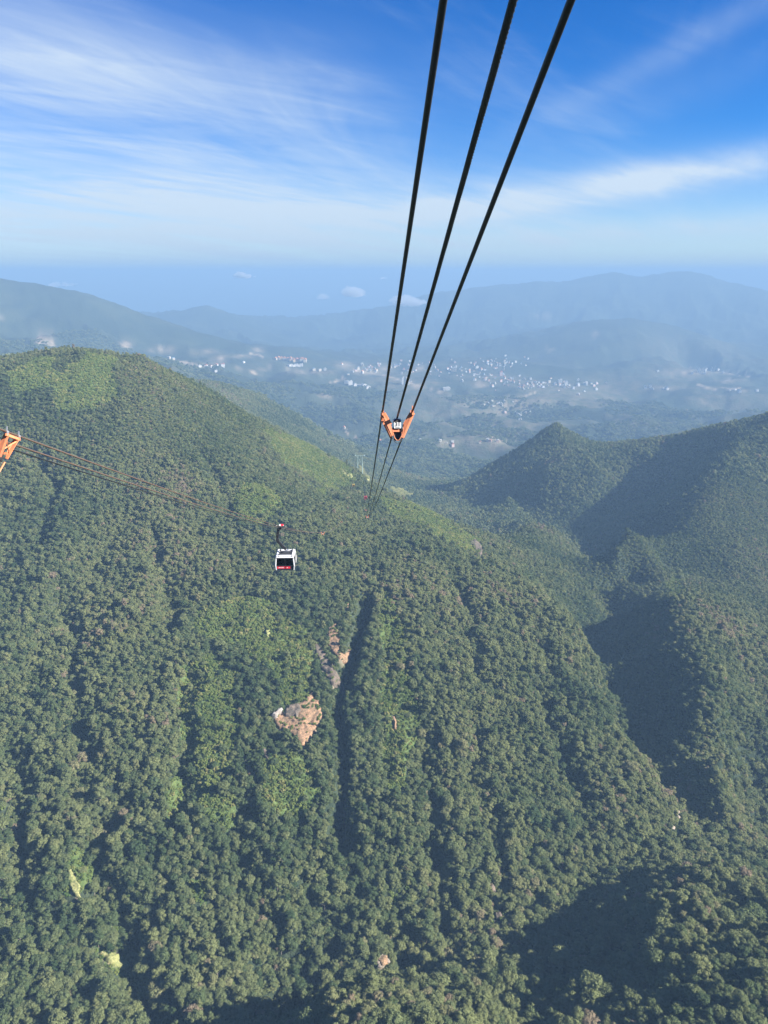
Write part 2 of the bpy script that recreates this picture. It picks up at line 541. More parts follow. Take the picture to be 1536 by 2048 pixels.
def simple_mat(name, col, rough=0.6, metal=0.0, var=0.12, scale=6.0, col2=None, bump=0.0, spec=0.5):
    m, g, out = new_mat(name)
    p = g.n('ShaderNodeBsdfPrincipled')
    tc = g.n('ShaderNodeTexCoord')
    nz = g.noise(tc.outputs['Object'], scale, 5, 0.6)
    c2 = col2 or tuple(max(0, c * (1 - 3 * var)) for c in col)
    c = g.mix(g.smooth(nz, 0.35, 0.7), (*col, 1), (*c2, 1))
    g.link(c, p.inputs['Base Color'])
    p.inputs['Roughness'].default_value = rough
    p.inputs['Metallic'].default_value = metal
    p.inputs['Specular IOR Level'].default_value = spec
    if bump:
        b = g.n('ShaderNodeBump')
        b.inputs['Strength'].default_value = bump
        g.link(nz, b.inputs['Height'])
        g.link(b.outputs[0], p.inputs['Normal'])
    g.link(p.outputs[0], out.inputs[0])
    return m


# ------------------------------------------------------------------ picture-space patches of the hillside (evaluated on the ground they cover)
def in_poly(px, py, poly):
    c = np.zeros(px.shape, dtype=bool)
    n = len(poly)
    for i in range(n):
        x0, y0 = poly[i]
        x1, y1 = poly[(i + 1) % n]
        cond = ((y0 > py) != (y1 > py))
        t = (x1 - x0) * (py - y0) / ((y1 - y0) if y1 != y0 else 1e-9) + x0
        c ^= cond & (px < t)
    return c


grass_polys = [
    [(365, 1330), (430, 1310), (470, 1350), (480, 1440), (460, 1540), (420, 1600), (380, 1560), (360, 1450)],
    [(400, 1215), (480, 1190), (560, 1215), (610, 1270), (640, 1330), (620, 1400), (560, 1410), (540, 1330), (450, 1290), (395, 1260)],
    [(770, 1180), (800, 1200), (830, 1330), (840, 1450), (815, 1560), (780, 1600), (760, 1500), (765, 1350), (755, 1250)],
    [(760, 995), (830, 1000), (900, 1040), (965, 1085), (960, 1105), (900, 1090), (850, 1060), (790, 1040)],
    [(530, 850), (600, 875), (680, 915), (715, 940), (700, 975), (640, 980), (590, 930), (540, 890)],
    [(100, 760), (170, 700), (230, 715), (230, 790), (180, 820), (110, 810)],
    [(20, 740), (110, 712), (120, 760), (40, 790)],
    [(480, 960), (540, 970), (570, 1010), (520, 1060), (460, 1030)],
    [(130, 1730), (160, 1690), (205, 1745), (190, 1760), (165, 1790), (140, 1790)],
    [(190, 1900), (245, 1905), (265, 1950), (285, 1990), (260, 1980), (215, 1940)],
    [(380, 1770), (415, 1760), (415, 1800), (385, 1810)],
    [(400, 1580), (480, 1590), (480, 1660), (410, 1640)],
    [(520, 1520), (600, 1510), (640, 1580), (590, 1640), (530, 1600)],
    [(330, 1560), (370, 1560), (360, 1650), (330, 1640)],
    [(1330, 1165), (1360, 1160), (1375, 1185), (1345, 1192)],
]
scar_polys = {   # bare soil / rock, used to clear trees
    'slide': [(545, 1440), (575, 1415), (600, 1408), (625, 1385), (640, 1410), (645, 1432), (632, 1460), (606, 1494), (585, 1470), (552, 1455)],
    'scree': [(655, 1258), (672, 1247), (681, 1275), (679, 1305), (690, 1310), (700, 1295), (703, 1315), (690, 1328), (668, 1312), (655, 1290)],
    'slab': [(624, 1284), (640, 1288), (668, 1336), (688, 1374), (690, 1386), (672, 1380), (650, 1352), (640, 1330)],
    'white': [(540, 1436), (560, 1420), (568, 1422), (552, 1440)],
    'dot_a': [(529, 1264), (540, 1256), (541, 1268), (534, 1278)],
    'dot_b': [(524, 1500), (536, 1503), (537, 1522), (528, 1516)],
    'dot_c': [(490, 1528), (500, 1526), (503, 1552), (494, 1552)],
    'dot_d': [(683, 1618), (688, 1620), (693, 1655), (687, 1650)],
    'dot_e': [(975, 1770), (985, 1768), (990, 1785), (980, 1790)],
    'dot_f': [(988, 1826), (1004, 1826), (1004, 1842), (990, 1844)],
    'dot_g': [(1116, 1722), (1126, 1722), (1128, 1738), (1120, 1738)],
    'dot_h': [(752, 1914), (772, 1910), (776, 1930), (758, 1932)],
    'dot_i': [(690, 1218), (696, 1200), (700, 1222)],
    'dot_j': [(784, 1432), (792, 1436), (794, 1462), (788, 1460)],
    'straw_a': [(136, 1742), (142, 1738), (158, 1770), (162, 1796), (152, 1796), (138, 1772)],
    'straw_b': [(192, 1902), (210, 1908), (250, 1915), (262, 1940), (246, 1942), (215, 1926)],
    'crest': [(938, 1085), (948, 1080), (962, 1092), (968, 1112), (955, 1108)],
    'crest_b': [(778, 975), (800, 976), (828, 990), (800, 990)],
    'path': [(716, 932), (724, 930), (734, 948), (742, 962), (736, 962), (728, 948)],
    'path_b': [(678, 938), (692, 944), (708, 954), (704, 957), (690, 949)],
}


def patch_masks(x, y, z):
    px, py, D = proj(np.stack([x, y, z], 1))
    wob = 1.0 * perlin(x / 14, y / 14)
    jx = px + 20 * perlin(x / 38, y / 38) + 9 * perlin(x / 11, y / 11)
    jy = py + 20 * perlin(x / 38 + 9, y / 38 + 5) + 9 * perlin(x / 11 + 4, y / 11)
    near = (D < 1850 * S) & (D > 100)
    grass = np.zeros(x.shape, dtype=bool)
    for p in grass_polys:
        grass |= in_poly(jx, jy, p)
    scar = np.zeros(x.shape, dtype=bool)
    for p in scar_polys.values():
        scar |= in_poly(px, py, p)
    return grass & near, scar & near, px, py, D


# ------------------------------------------------------------------ land mesh
LOW = None


def build_land():
    az_in = np.arange(-33.0, 33.001, 0.078)
    az = np.concatenate([np.arange(-179, -33, 2.0), az_in, np.arange(34, 180, 2.0)])
    az = np.radians(az)
    r = np.geomspace(110, 46000, 560)
    aa, rr = np.meshgrid(az, r)
    x, y = (rr * np.sin(aa)).ravel(), (rr * np.cos(aa)).ravel()
    z = ground(x, y)
    na, nr = len(az), len(r)
    i = np.arange(nr - 1)[:, None] * na
    j = np.arange(na)[None, :]
    j2 = (j + 1) % na
    Q = np.stack([i + j, i + na + j, i + na + j2, i + j2], -1).reshape(-1, 4)
    V = np.stack([x, y, z], 1)
    # colours of the land itself: R grass, G bare earth, B fields and terraces
    grass, scar, px, py, D = patch_masks(x, y, z)
    colr = np.zeros((len(x), 4), dtype=np.float32)
    colr[:, 0] = grass
    colr[:, 3] = 1
    fx, fy = x / 700, y / 700
    fld = np.clip(0.5 + 1.6 * fbm(x, y, 620, 4) + 0.5 * perlin(x / 90, y / 90), 0, 1)
    vis_field = np.zeros(len(x))

    def gb(cx, cy, rx, ry, a=1.0):
        return a * np.exp(-((px - cx) / rx) ** 2 - ((py - cy) / ry) ** 2)
    vis_field += gb(960, 830, 200, 55) + gb(1350, 800, 260, 50) + gb(1200, 830, 200, 40) + gb(950, 890, 130, 18, 1.1) + gb(1000, 760, 200, 40, .8) + gb(800, 750, 120, 30, .7) + gb(470, 735, 120, 16, .8) + gb(700, 740, 60, 14, .9) + gb(1400, 700, 150, 40, .6)
    colr[:, 2] = np.clip(vis_field * fld * (D > 2600), 0, 1)
    bare = np.zeros(len(x))
    jx = px + 10 * perlin(x / 60, y / 60)
    jy = py + 4 * perlin(x / 60 + 3, y / 60)
    spots = [(88, 686, 14, 14), (105, 690, 5, 16), (78, 680, 5, 10), (252, 690, 10, 9), (320, 700, 22, 4), (408, 704, 22, 4), (441, 718, 13, 7), (10, 634, 12, 3), (402, 732, 28, 5), (620, 744, 40, 4), (650, 790, 10, 6), (1015, 820, 20, 3), (1050, 822, 14, 6), (1000, 880, 18, 7), (985, 866, 10, 4),
             (960, 770, 14, 5), (730, 745, 25, 4), (1380, 745, 50, 5), (1460, 760, 25, 3), (1330, 775, 30, 3), (1490, 782, 12, 3), (900, 884, 26, 3), (1100, 700, 8, 3), (1080, 632, 18, 3), (690, 730, 14, 5), (775, 738, 12, 8), (840, 735, 12, 5), (480, 712, 18, 3), (515, 700, 10, 5), (1190, 668, 6, 6), (550, 738, 30, 3), (1010, 870, 30, 3)]
    for cx, cy_, rx, ry in spots:
        bare += 0.7 * np.exp(-((jx - cx) / rx) ** 2 - ((jy - cy_) / ry) ** 2)
    roads = [[(335, 718), (352, 722), (385, 727)], [(470, 736), (500, 744), (526, 750)], [(500, 706), (520, 711), (526, 714)], [(660, 766), (690, 758), (680, 752)], [(686, 858), (700, 870), (712, 878)], [(970, 884), (990, 872), (1020, 868)], [(690, 735), (760, 748), (850, 775), (900, 790)],
             [(1010, 810), (1040, 796), (1070, 785)], [(1380, 735), (1440, 742), (1500, 752)], [(1395, 770), (1440, 780), (1480, 776)]]
    for rd in roads:
        bare += 1.1 * np.exp(-(seg_dist(px, py, rd) / 1.6) ** 2)
    colr[:, 1] = np.clip(bare * (0.55 + 0.7 * np.clip(0.5 + perlin(x / 35, y / 35), 0, 1)) * (D > 2600), 0, 1)
    colr[:, 1] = np.maximum(colr[:, 1], scar * 0.6)

    m, g, out = new_mat("land_surface")
    p = g.n('ShaderNodeBsdfPrincipled')
    at = g.n('ShaderNodeAttribute', attribute_name='cover')
    sc = g.n('ShaderNodeSeparateColor')
    g.link(at.outputs['Color'], sc.inputs[0])
    tc = g.n('ShaderNodeTexCoord')
    ob = tc.outputs['Object']
    n_s = g.noise(ob, 0.16, 6, 0.65)
    n_l = g.noise(ob, 0.0035, 6, 0.6)
    n_m = g.noise(ob, 0.02, 5, 0.6)
    wood = g.mix(g.smooth(n_s, 0.3, 0.7), (0.016, 0.026, 0.017, 1), (0.038, 0.050, 0.027, 1))
    wood = g.mix(g.m('MULTIPLY', g.smooth(n_l, 0.45, 0.65), 0.5), wood, (0.060, 0.072, 0.040, 1))
    gr = g.mix(g.smooth(n_s, 0.3, 0.7), (0.045, 0.075, 0.022, 1), (0.095, 0.125, 0.042, 1))
    fl = g.mix(g.smooth(n_m, 0.35, 0.65), (0.14, 0.118, 0.078, 1), (0.072, 0.082, 0.045, 1))
    br = g.mix(g.smooth(n_s, 0.35, 0.7), (0.40, 0.31, 0.22, 1), (0.25, 0.20, 0.14, 1))
    c = g.mix(sc.outputs[0], wood, gr)
    c = g.mix(sc.outputs[2], c, fl)
    c = g.mix(sc.outputs[1], c, br)
    g.link(c, p.inputs['Base Color'])
    p.inputs['Roughness'].default_value = 0.95
    p.inputs['Specular IOR Level'].default_value = 0.1
    bp = g.n('ShaderNodeBump')
    bp.inputs['Strength'].default_value = 0.9
    bp.inputs['Distance'].default_value = 6.0
    g.link(g.noise(ob, 0.09, 4, 0.6), bp.inputs['Height'])
    g.link(bp.outputs[0], p.inputs['Normal'])
    g.link(p.outputs[0], out.inputs[0])

    me = np_mesh("hills", V, Q, [m], True)
    ca = me.color_attributes.new('cover', 'FLOAT_COLOR', 'POINT')
    ca.data.foreach_set('color', colr.ravel())
    o = link("hills", me)
    tag(o, "forested mountain slopes, ravine and far valley land", None, None, 'structure')
    # horizon table for culling: running maximum of elevation angle per azimuth
    el = np.arctan2(z, np.hypot(x, y)).reshape(nr, na)
    hor = np.maximum.accumulate(el, 0)
    return az, r, hor, float(z.min()), float(z.max())


AZ, RR, HOR, LOW, HIGH = build_land()


def visible(x, y, z, tol):
    a = np.arctan2(x, y)
    r = np.hypot(x, y)
    ia = np.clip(np.searchsorted(AZ, a), 0, len(AZ) - 1)
    ir = np.clip(np.searchsorted(RR, r * 0.97) - 1, 0, len(RR) - 1)
    return np.arctan2(z, r) > HOR[ir, ia] - tol

# ------------------------------------------------------------------ plants
def leaf_mat(name, ramp, trans=0.18):
    m, g, out = new_mat(name)
    at = g.n('ShaderNodeAttribute', attribute_name='tint', attribute_type='INSTANCER')
    oi = g.n('ShaderNodeObjectInfo')
    tc = g.n('ShaderNodeTexCoord')
    nz = g.noise(tc.outputs['Object'], 2.2, 3, 0.6)
    f = g.m('ADD', at.outputs['Fac'], g.m('MULTIPLY', g.m('SUBTRACT', oi.outputs['Random'], 0.5), 0.44))
    f = g.m('ADD', f, g.m('MULTIPLY', g.m('SUBTRACT', nz, 0.5), 0.30), clamp=True)
    cr = g.n('ShaderNodeValToRGB')
    e = cr.color_ramp.elements
    while len(e) > 1:
        e.remove(e[-1])
    for i, (pos, c) in enumerate(ramp):
        q = e[0] if i == 0 else e.new(pos)
        q.position = pos
        q.color = (*c, 1)
    g.link(f, cr.inputs[0])
    d = g.n('ShaderNodeBsdfDiffuse')
    t = g.n('ShaderNodeBsdfTranslucent')
    g.link(cr.outputs[0], d.inputs[0])
    g.link(cr.outputs[0], t.inputs[0])
    mx = g.n('ShaderNodeMixShader')
    mx.inputs[0].default_value = trans
    g.link(d.outputs[0], mx.inputs[1])
    g.link(t.outputs[0], mx.inputs[2])
    g.link(mx.outputs[0], out.inputs[0])
    return m


M_LEAF = leaf_mat("tree_leaves", [(0.0, (0.050, 0.080, 0.036)), (0.3, (0.098, 0.130, 0.056)), (0.55, (0.155, 0.178, 0.078)), (0.78, (0.188, 0.208, 0.086)), (0.92, (0.215, 0.21, 0.105)), (1.0, (0.24, 0.19, 0.125))], 0.38)
M_SHRUB = leaf_mat("shrub_leaves", [(0.0, (0.066, 0.108, 0.030)), (0.4, (0.125, 0.168, 0.048)), (0.75, (0.18, 0.21, 0.062)), (1.0, (0.28, 0.26, 0.10))], 0.30)
M_BARK = simple_mat("bark", (0.20, 0.17, 0.13), 0.9, scale=3)


def ico(sub):
    bm = bmesh.new()
    bmesh.ops.create_icosphere(bm, subdivisions=sub, radius=1)
    v = np.array([q.co[:] for q in bm.verts])
    f = np.array([[q.index for q in p.verts] for p in bm.faces])
    bm.free()
    return v, f


ICO1 = ico(1)
ICO2 = ico(2)


def crown_geo(rg, clumps, leaves, squash=1.0, leaf=0.30, spread=1.0, core=0.80, tall=1.0):
    """a crown of many clumps of leaf faces; unit radius, standing on z = 0.  Returns verts and triangles."""
    V, T = [], []
    n = 0
    for k in range(clumps):
        a = k * 2.39996 + rg.uniform(0, 0.6)
        q = (k + 0.5) / clumps
        hgt = 1 - q ** 1.25
        rad = spread * (0.16 + 0.62 * math.sqrt(q)) * rg.uniform(0.85, 1.12)
        c = np.array([rad * math.cos(a), rad * math.sin(a), tall * (0.42 + 0.95 * hgt * squash + rg.uniform(-0.10, 0.16))])
        rc = rg.uniform(0.27, 0.43) * (1.12 - 0.25 * q)
        # light-blocking core added inside the clump: an uneven low-poly ball
        vv, ff = ICO1
        b = vv * (core * rc * (1 + 0.18 * rg.standard_normal((len(vv), 1)))) * np.array([1, 1, 0.85]) + c
        V.append(b)
        T.append(ff + n)
        n += len(b)
        # leaf faces around it
        d = rg.standard_normal((leaves, 3))
        d /= np.linalg.norm(d, axis=1)[:, None]
        d[:, 2] = np.where(d[:, 2] < -0.45, -d[:, 2], d[:, 2])
        pos = c + d * rc * rg.uniform(0.78, 1.14, (leaves, 1)) * np.array([1, 1, 0.86])
        nor = d + 0.55 * rg.standard_normal((leaves, 3)) + np.array([0, 0, 0.25])
        nor /= np.linalg.norm(nor, axis=1)[:, None]
        ref = rg.standard_normal((leaves, 3))
        t1 = np.cross(nor, ref)
        t1 /= np.linalg.norm(t1, axis=1)[:, None]
        t2 = np.cross(nor, t1)
        s = leaf * rc * rg.uniform(0.6, 1.3, (leaves, 1))
        p = np.stack([pos + t1 * s, pos + t2 * s * 0.8, pos - t1 * s * 0.9, pos - t2 * s * 0.75], 1).reshape(-1, 3)
        V.append(p)
        i = np.arange(leaves)[:, None] * 4 + n
        T.append(np.concatenate([i + np.array([[0, 1, 2]]), i + np.array([[0, 2, 3]])], 0))
        n += len(p)
    return np.concatenate(V), np.concatenate(T)


def trunk_geo(rg, h, r0):
    """tapered trunk with three limbs"""
    V, T = [], []
    n = 0

    def limb(p0, p1, a, b, seg=6):
        nonlocal n
        p0, p1 = np.array(p0), np.array(p1)
        ax = (p1 - p0) / np.linalg.norm(p1 - p0)
        u = np.cross(ax, [0.3, 1, 0.1])
        u /= np.linalg.norm(u)
        w = np.cross(ax, u)
        th = np.arange(seg) / seg * 2 * np.pi
        ring = np.cos(th)[:, None] * u + np.sin(th)[:, None] * w
        V.append(np.concatenate([p0 + ring * a, p1 + ring * b]))
        for i in range(seg):
            j = (i + 1) % seg
            T.append([n + i, n + j, n + seg + j])
            T.append([n + i, n + seg + j, n + seg + i])
        n += 2 * seg
    lean = rg.uniform(-0.08, 0.08, 2)
    top = (lean[0], lean[1], h)
    limb((0, 0, -0.5), top, r0, r0 * 0.62)
    for k in range(3):
        a = k * 2.1 + rg.uniform(0, 1)
        limb(top, (lean[0] + 0.5 * math.cos(a), lean[1] + 0.5 * math.sin(a), h + rg.uniform(0.45, 0.75)), r0 * 0.55, r0 * 0.22, 5)
    return np.concatenate(V), np.array(T)


tree_rg = np.random.default_rng(5)
KINDS = []
# (clumps, leaves, squash, leaf size, spread, tall, trunk height, bark width)
SPEC = [(16, 105, 0.9, 0.20, 1.0, 1.0, 0.35, 0.075), (19, 95, 0.75, 0.20, 1.08, 0.9, 0.3, 0.08), (14, 110, 1.15, 0.19, 0.86, 1.25, 0.45, 0.07), (21, 90, 0.7, 0.19, 1.15, 0.8, 0.3, 0.085),
        (15, 100, 1.0, 0.21, 0.95, 1.1, 0.4, 0.07), (12, 100, 1.3, 0.20, 0.75, 1.45, 0.55, 0.065), (17, 70, 0.85, 0.18, 1.1, 1.0, 0.45, 0.06), (18, 105, 0.8, 0.20, 1.0, 1.0, 0.35, 0.08)]
TREE_COL = bpy.data.collections.new("tree_kinds")
FAR_COL = bpy.data.collections.new("far_tree_kinds")
SHRUB_COL = bpy.data.collections.new("shrub_kinds")
for i, (cl, lv, sq, lf, spd, tall, th, bw) in enumerate(SPEC):
    cv, ct = crown_geo(tree_rg, cl, lv, sq, lf, spd, 0.8, tall)
    cv = cv + np.array([0, 0, th])
    tv, tt = trunk_geo(tree_rg, th + 0.25, bw)
    crown = np_mesh("crown", cv, ct, [M_LEAF])
    trunk = np_mesh("trunk", tv, tt, [M_BARK])
    KINDS.append((crown, trunk))
    me = np_mesh("forest_tree", np.concatenate([cv, tv]), np.concatenate([ct, tt + len(cv)]), [M_LEAF, M_BARK])
    mi = np.zeros(len(me.polygons), dtype=np.int32)
    mi[len(ct):] = 1
    me.polygons.foreach_set('material_index', mi)
    link("forest_tree_%02d" % i, me, col=TREE_COL)
for i in range(5):
    cv, ct = crown_geo(tree_rg, 8, 24, tree_rg.uniform(0.7, 1.2), 0.4, 1.0, 0.9, tree_rg.uniform(0.85, 1.25))
    link("far_tree_%02d" % i, np_mesh("far_tree", cv + np.array([0, 0, 0.1]), ct, [M_LEAF]), col=FAR_COL)
for i in range(4):
    cv, ct = crown_geo(tree_rg, 6, 44, 0.5, 0.32, 1.0, 0.85, 0.75)
    link("shrub_%02d" % i, np_mesh("shrub", cv - np.array([0, 0, 0.25]), ct, [M_SHRUB]), col=SHRUB_COL)


def scatter(name, label, P, scl, tint, coll, nkind):
    n = len(P)
    me = bpy.data.meshes.new(name)
    me.vertices.add(n)
    me.vertices.foreach_set('co', np.asarray(P, dtype=np.float32).ravel())
    for nm, ty, val in (('scl', 'FLOAT_VECTOR', scl), ('tint', 'FLOAT', tint), ('spin', 'FLOAT', rng.uniform(0, 6.28, n)), ('pick', 'INT', rng.integers(0, nkind, n))):
        a = me.attributes.new(nm, ty, 'POINT')
        if ty == 'FLOAT_VECTOR':
            a.data.foreach_set('vector', np.asarray(val, dtype=np.float32).ravel())
        else:
            a.data.foreach_set('value', np.asarray(val, dtype=np.int32 if ty == 'INT' else np.float32))
    o = link(name, me)
    ng = bpy.data.node_groups.new(name, 'GeometryNodeTree')
    ng.interface.new_socket("Geometry", in_out='INPUT', socket_type='NodeSocketGeometry')
    ng.interface.new_socket("Geometry", in_out='OUTPUT', socket_type='NodeSocketGeometry')
    L = ng.links
    gi = ng.nodes.new('NodeGroupInput')
    go = ng.nodes.new('NodeGroupOutput')
    ip = ng.nodes.new('GeometryNodeInstanceOnPoints')
    ci = ng.nodes.new('GeometryNodeCollectionInfo')
    ci.inputs[0].default_value = coll
    ci.inputs['Separate Children'].default_value = True
    ci.inputs['Reset Children'].default_value = True

    def named(nm, ty):
        q = ng.nodes.new('GeometryNodeInputNamedAttribute')
        q.data_type = ty
        q.inputs[0].default_value = nm
        return [s for s in q.outputs if s.enabled and s.name == 'Attribute'][0]
    L.new(gi.outputs[0], ip.inputs['Points'])
    L.new(ci.outputs[0], ip.inputs['Instance'])
    ip.inputs['Pick Instance'].default_value = True
    L.new(named('pick', 'INT'), ip.inputs['Instance Index'])
    cx = ng.nodes.new('ShaderNodeCombineXYZ')
    L.new(named('spin', 'FLOAT'), cx.inputs[2])
    L.new(cx.outputs[0], ip.inputs['Rotation'])
    L.new(named('scl', 'FLOAT_VECTOR'), ip.inputs['Scale'])
    L.new(ip.outputs[0], go.inputs[0])
    md = o.modifiers.new("scatter", 'NODES')
    md.node_group = ng
    tag(o, label, None, None, 'stuff')
    return o


def jitter_grid(x0, x1, y0, y1, step):
    gx, gy = np.meshgrid(np.arange(x0, x1, step), np.arange(y0, y1, step * 0.87))
    gx = gx + (np.arange(gx.shape[0]) % 2)[:, None] * step * 0.5
    gx, gy = gx.ravel(), gy.ravel()
    return gx + rng.uniform(-0.42, 0.42, len(gx)) * step, gy + rng.uniform(-0.42, 0.42, len(gy)) * step


def cull(x, y, D0, D1, margin, tol):
    a = np.abs(x) < 0.62 * y + 160
    x, y = x[a], y[a]
    z = ground(x, y)
    px, py, D = proj(np.stack([x, y, z], 1))
    k = (px > -margin) & (px < 1536 + margin) & (py < 2048 + margin * 2) & (D > D0) & (D < D1)
    x, y, z, px, py, D = [q[k] for q in (x, y, z, px, py, D)]
    k = visible(x, y, z + 14, tol)
    return [q[k] for q in (x, y, z, px, py, D)]


def tint_field(x, y):
    return np.clip(0.50 + 0.50 * fbm(x, y, 170, 3) + 0.22 * perlin(x / 28, y / 28) + rng.normal(0, 0.10, len(x)) + (rng.uniform(0, 1, len(x)) > 0.975) * 0.35, 0.02, 1)


def plant_forest():
    # ---- near and middle forest
    x, y = jitter_grid(-1150, 1150, 200, 1360, 2.4)
    x, y, z, px, py, D = cull(x, y, 250, 1330, 130, R(2.5))
    size = np.interp(py, [700, 1000, 1300, 1700, 2048], [1.7, 1.9, 2.15, 2.5, 2.8])
    right = np.clip((px - 1000) / 300, 0, 1) * np.clip((1500 - py) / 400, 0, 1)
    size = size * (1 - 0.15 * right)
    # thin out by size so that crowns just overlap
    sp = (2.4 / (size * (1.27 - 0.22 * np.clip((D - 850) / 150, 0, 1)))) ** 2
    k = rng.uniform(0, 1, len(x)) < np.clip(sp, 0, 1)
    emergent = rng.uniform(0, 1, len(x))
    scl = size * np.exp(rng.normal(0, 0.28, len(x))) * np.where(emergent > 0.96, 1.4, 1.0)
    bush = perlin(x / 55 + 3.3, y / 90) + 0.4 * perlin(x / 20, y / 20)
    # nothing may stand in front of the bare and grassy patches
    grass, scar, _, _, _ = patch_masks(x, y, z)
    for up in (0.8, 1.7):
        g2, s2, _, _, _ = patch_masks(x, y, z + up * scl)
        scar |= s2
        grass |= g2
    k &= ~scar
    hi = np.clip((D - 850) / 150, 0, 1)
    scl = scl * (1 - 0.22 * hi)
    slot = seg_dist(x, y, gul_world[0][0])
    scl = scl * np.where(slot < 9, 0.75, 1.0)
    small = grass | (bush > 0.62)
    k &= ~(small & (rng.uniform(0, 1, len(x)) < np.where(grass, 0.94, 0.7)))
    tint = tint_field(x, y)
    X = np.stack([x, y, z - 0.6], 1)[k]
    s3 = np.stack([scl, scl, scl * rng.uniform(0.62, 1.08, len(x))], 1)[k]
    tint, px, py, D = tint[k], px[k], py[k], D[k]
    # the 300 that show largest become trees of their own
    inf = (px > -10) & (px < 1546) & (py < 2075)
    vis = visible(X[:, 0], X[:, 1], X[:, 2] + s3[:, 2] * 1.4, R(-0.35))
    score = np.where(inf & vis, s3[:, 0] / D, 0)
    top = np.argsort(-score)[:300]
    rest = np.ones(len(X), dtype=bool)
    rest[top] = False
    scatter("forest_canopy", "dense broadleaf forest covering the mountainside", X[rest], s3[rest], tint[rest], TREE_COL, len(SPEC))
    protos = {}
    for i in top:
        kd = int(rng.integers(0, len(SPEC)))
        tx = px[i]
        if py[i] < 1700:
            where = "high up among smaller trees of the front hillside"
        elif tx < 280:
            where = "on the slope left of the dark gully at bottom left"
        elif tx < 580:
            where = "on the slope right of the dark gully at bottom left"
        elif tx < 1000:
            where = "above the dark hollows at bottom centre"
        elif tx < 1240:
            where = "beside the shaded ravine mouth at bottom right"
        else:
            where = "on the sunlit spur in the bottom right corner"
        hue = "dark green" if tint[i] < 0.3 else ("grey-green" if tint[i] < 0.62 else "olive-brown")
        form = ["round-crowned", "broad", "tall", "flat-topped", "domed", "narrow", "loose-crowned", "spreading"][kd]
        root = empty("forest_tree", X[i])
        root.scale = s3[i]
        root.rotation_euler = (0, 0, rng.uniform(0, 6.28))
        tag(root, f"{hue} {form} tree {where}", "tree", "large forest trees nearest the cable car")
        if kd not in protos:
            c = bpy.data.objects.new("crown", KINDS[kd][0])
            t = bpy.data.objects.new("trunk", KINDS[kd][1])
            protos[kd] = (c, t)
            c0, t0 = c, t
        else:
            c0, t0 = protos[kd][0].copy(), protos[kd][1].copy()
        for q in (c0, t0):
            COL.objects.link(q)
            q.parent = root
        c0['tint'] = float(tint[i])
    # ---- shrubs: grassy patches, scar edges and gaps
    x, y = jitter_grid(-1000, 1000, 250, 1360, 2.9)
    x, y, z, px, py, D = cull(x, y, 250, 1340, 60, R(1))
    grass, scar, _, _, _ = patch_masks(x, y, z)
    bush = perlin(x / 55 + 3.3, y / 90) + 0.4 * perlin(x / 20, y / 20)
    gap = (rng.uniform(0, 1, len(x)) < 0.10) | ((bush > 0.55) & (rng.uniform(0, 1, len(x)) < 0.6))
    k = ((grass & (rng.uniform(0, 1, len(x)) < 0.95)) | gap | scar) & ~(scar & (rng.uniform(0, 1, len(x)) > np.clip(0.30 + 0.9 * perlin(x / 9, y / 9), 0.04, 0.8)))
    sc = rng.uniform(1.3, 2.5, len(x)) * np.interp(D, [400, 1100], [1.0, 1.15]) * np.where(scar, 0.7, 1.0)
    tn = np.clip(0.58 + 0.3 * perlin(x / 40, y / 40) + rng.normal(0, 0.13, len(x)) - 0.12 * (~grass), 0, 1)
    scatter("undergrowth", "bright green bamboo and shrubs in the forest gaps", np.stack([x, y, z + scar * 2.2], 1)[k], np.stack([sc, sc, sc * rng.uniform(0.7, 1.3, len(x))], 1)[k], tn[k], SHRUB_COL, 4)
    # ---- right-hand ridges and the back of the valley
    x, y = jitter_grid(-600, 1500, 900, 2300, 5.0)
    x, y, z, px, py, D = cull(x, y, 1330, 2300, 60, R(0.6))
    sc = rng.uniform(2.4, 4.4, len(x))
    scatter("ridge_forest", "hazy forest on the ridges beyond the ravine", np.stack([x, y, z - 0.5], 1), np.stack([sc, sc, sc * rng.uniform(0.8, 1.3, len(x))], 1), tint_field(x, y), FAR_COL, 5)
    x, y = jitter_grid(-1900, 2300, 2000, 4400, 15.0)
    x, y, z, px, py, D = cull(x, y, 2300, 4300, 30, R(0.3))
    wood = fbm(x, y, 420, 4)
    k = (wood > -0.08) | (D < 2700)
    k &= rng.uniform(0, 1, len(x)) < np.interp(wood, [-0.1, 0.25], [0.45, 1.0])
    sc = rng.uniform(6.0, 10.5, len(x))
    scatter("far_woodland", "blue-green woods on the far valley sides", np.stack([x, y, z - 2.5], 1)[k], np.stack([sc, sc, sc * rng.uniform(0.55, 0.9, len(x))], 1)[k], tint_field(x, y)[k] * 0.8, FAR_COL, 5)
    print("trees", rest.sum(), "woods", len(x))


plant_forest()

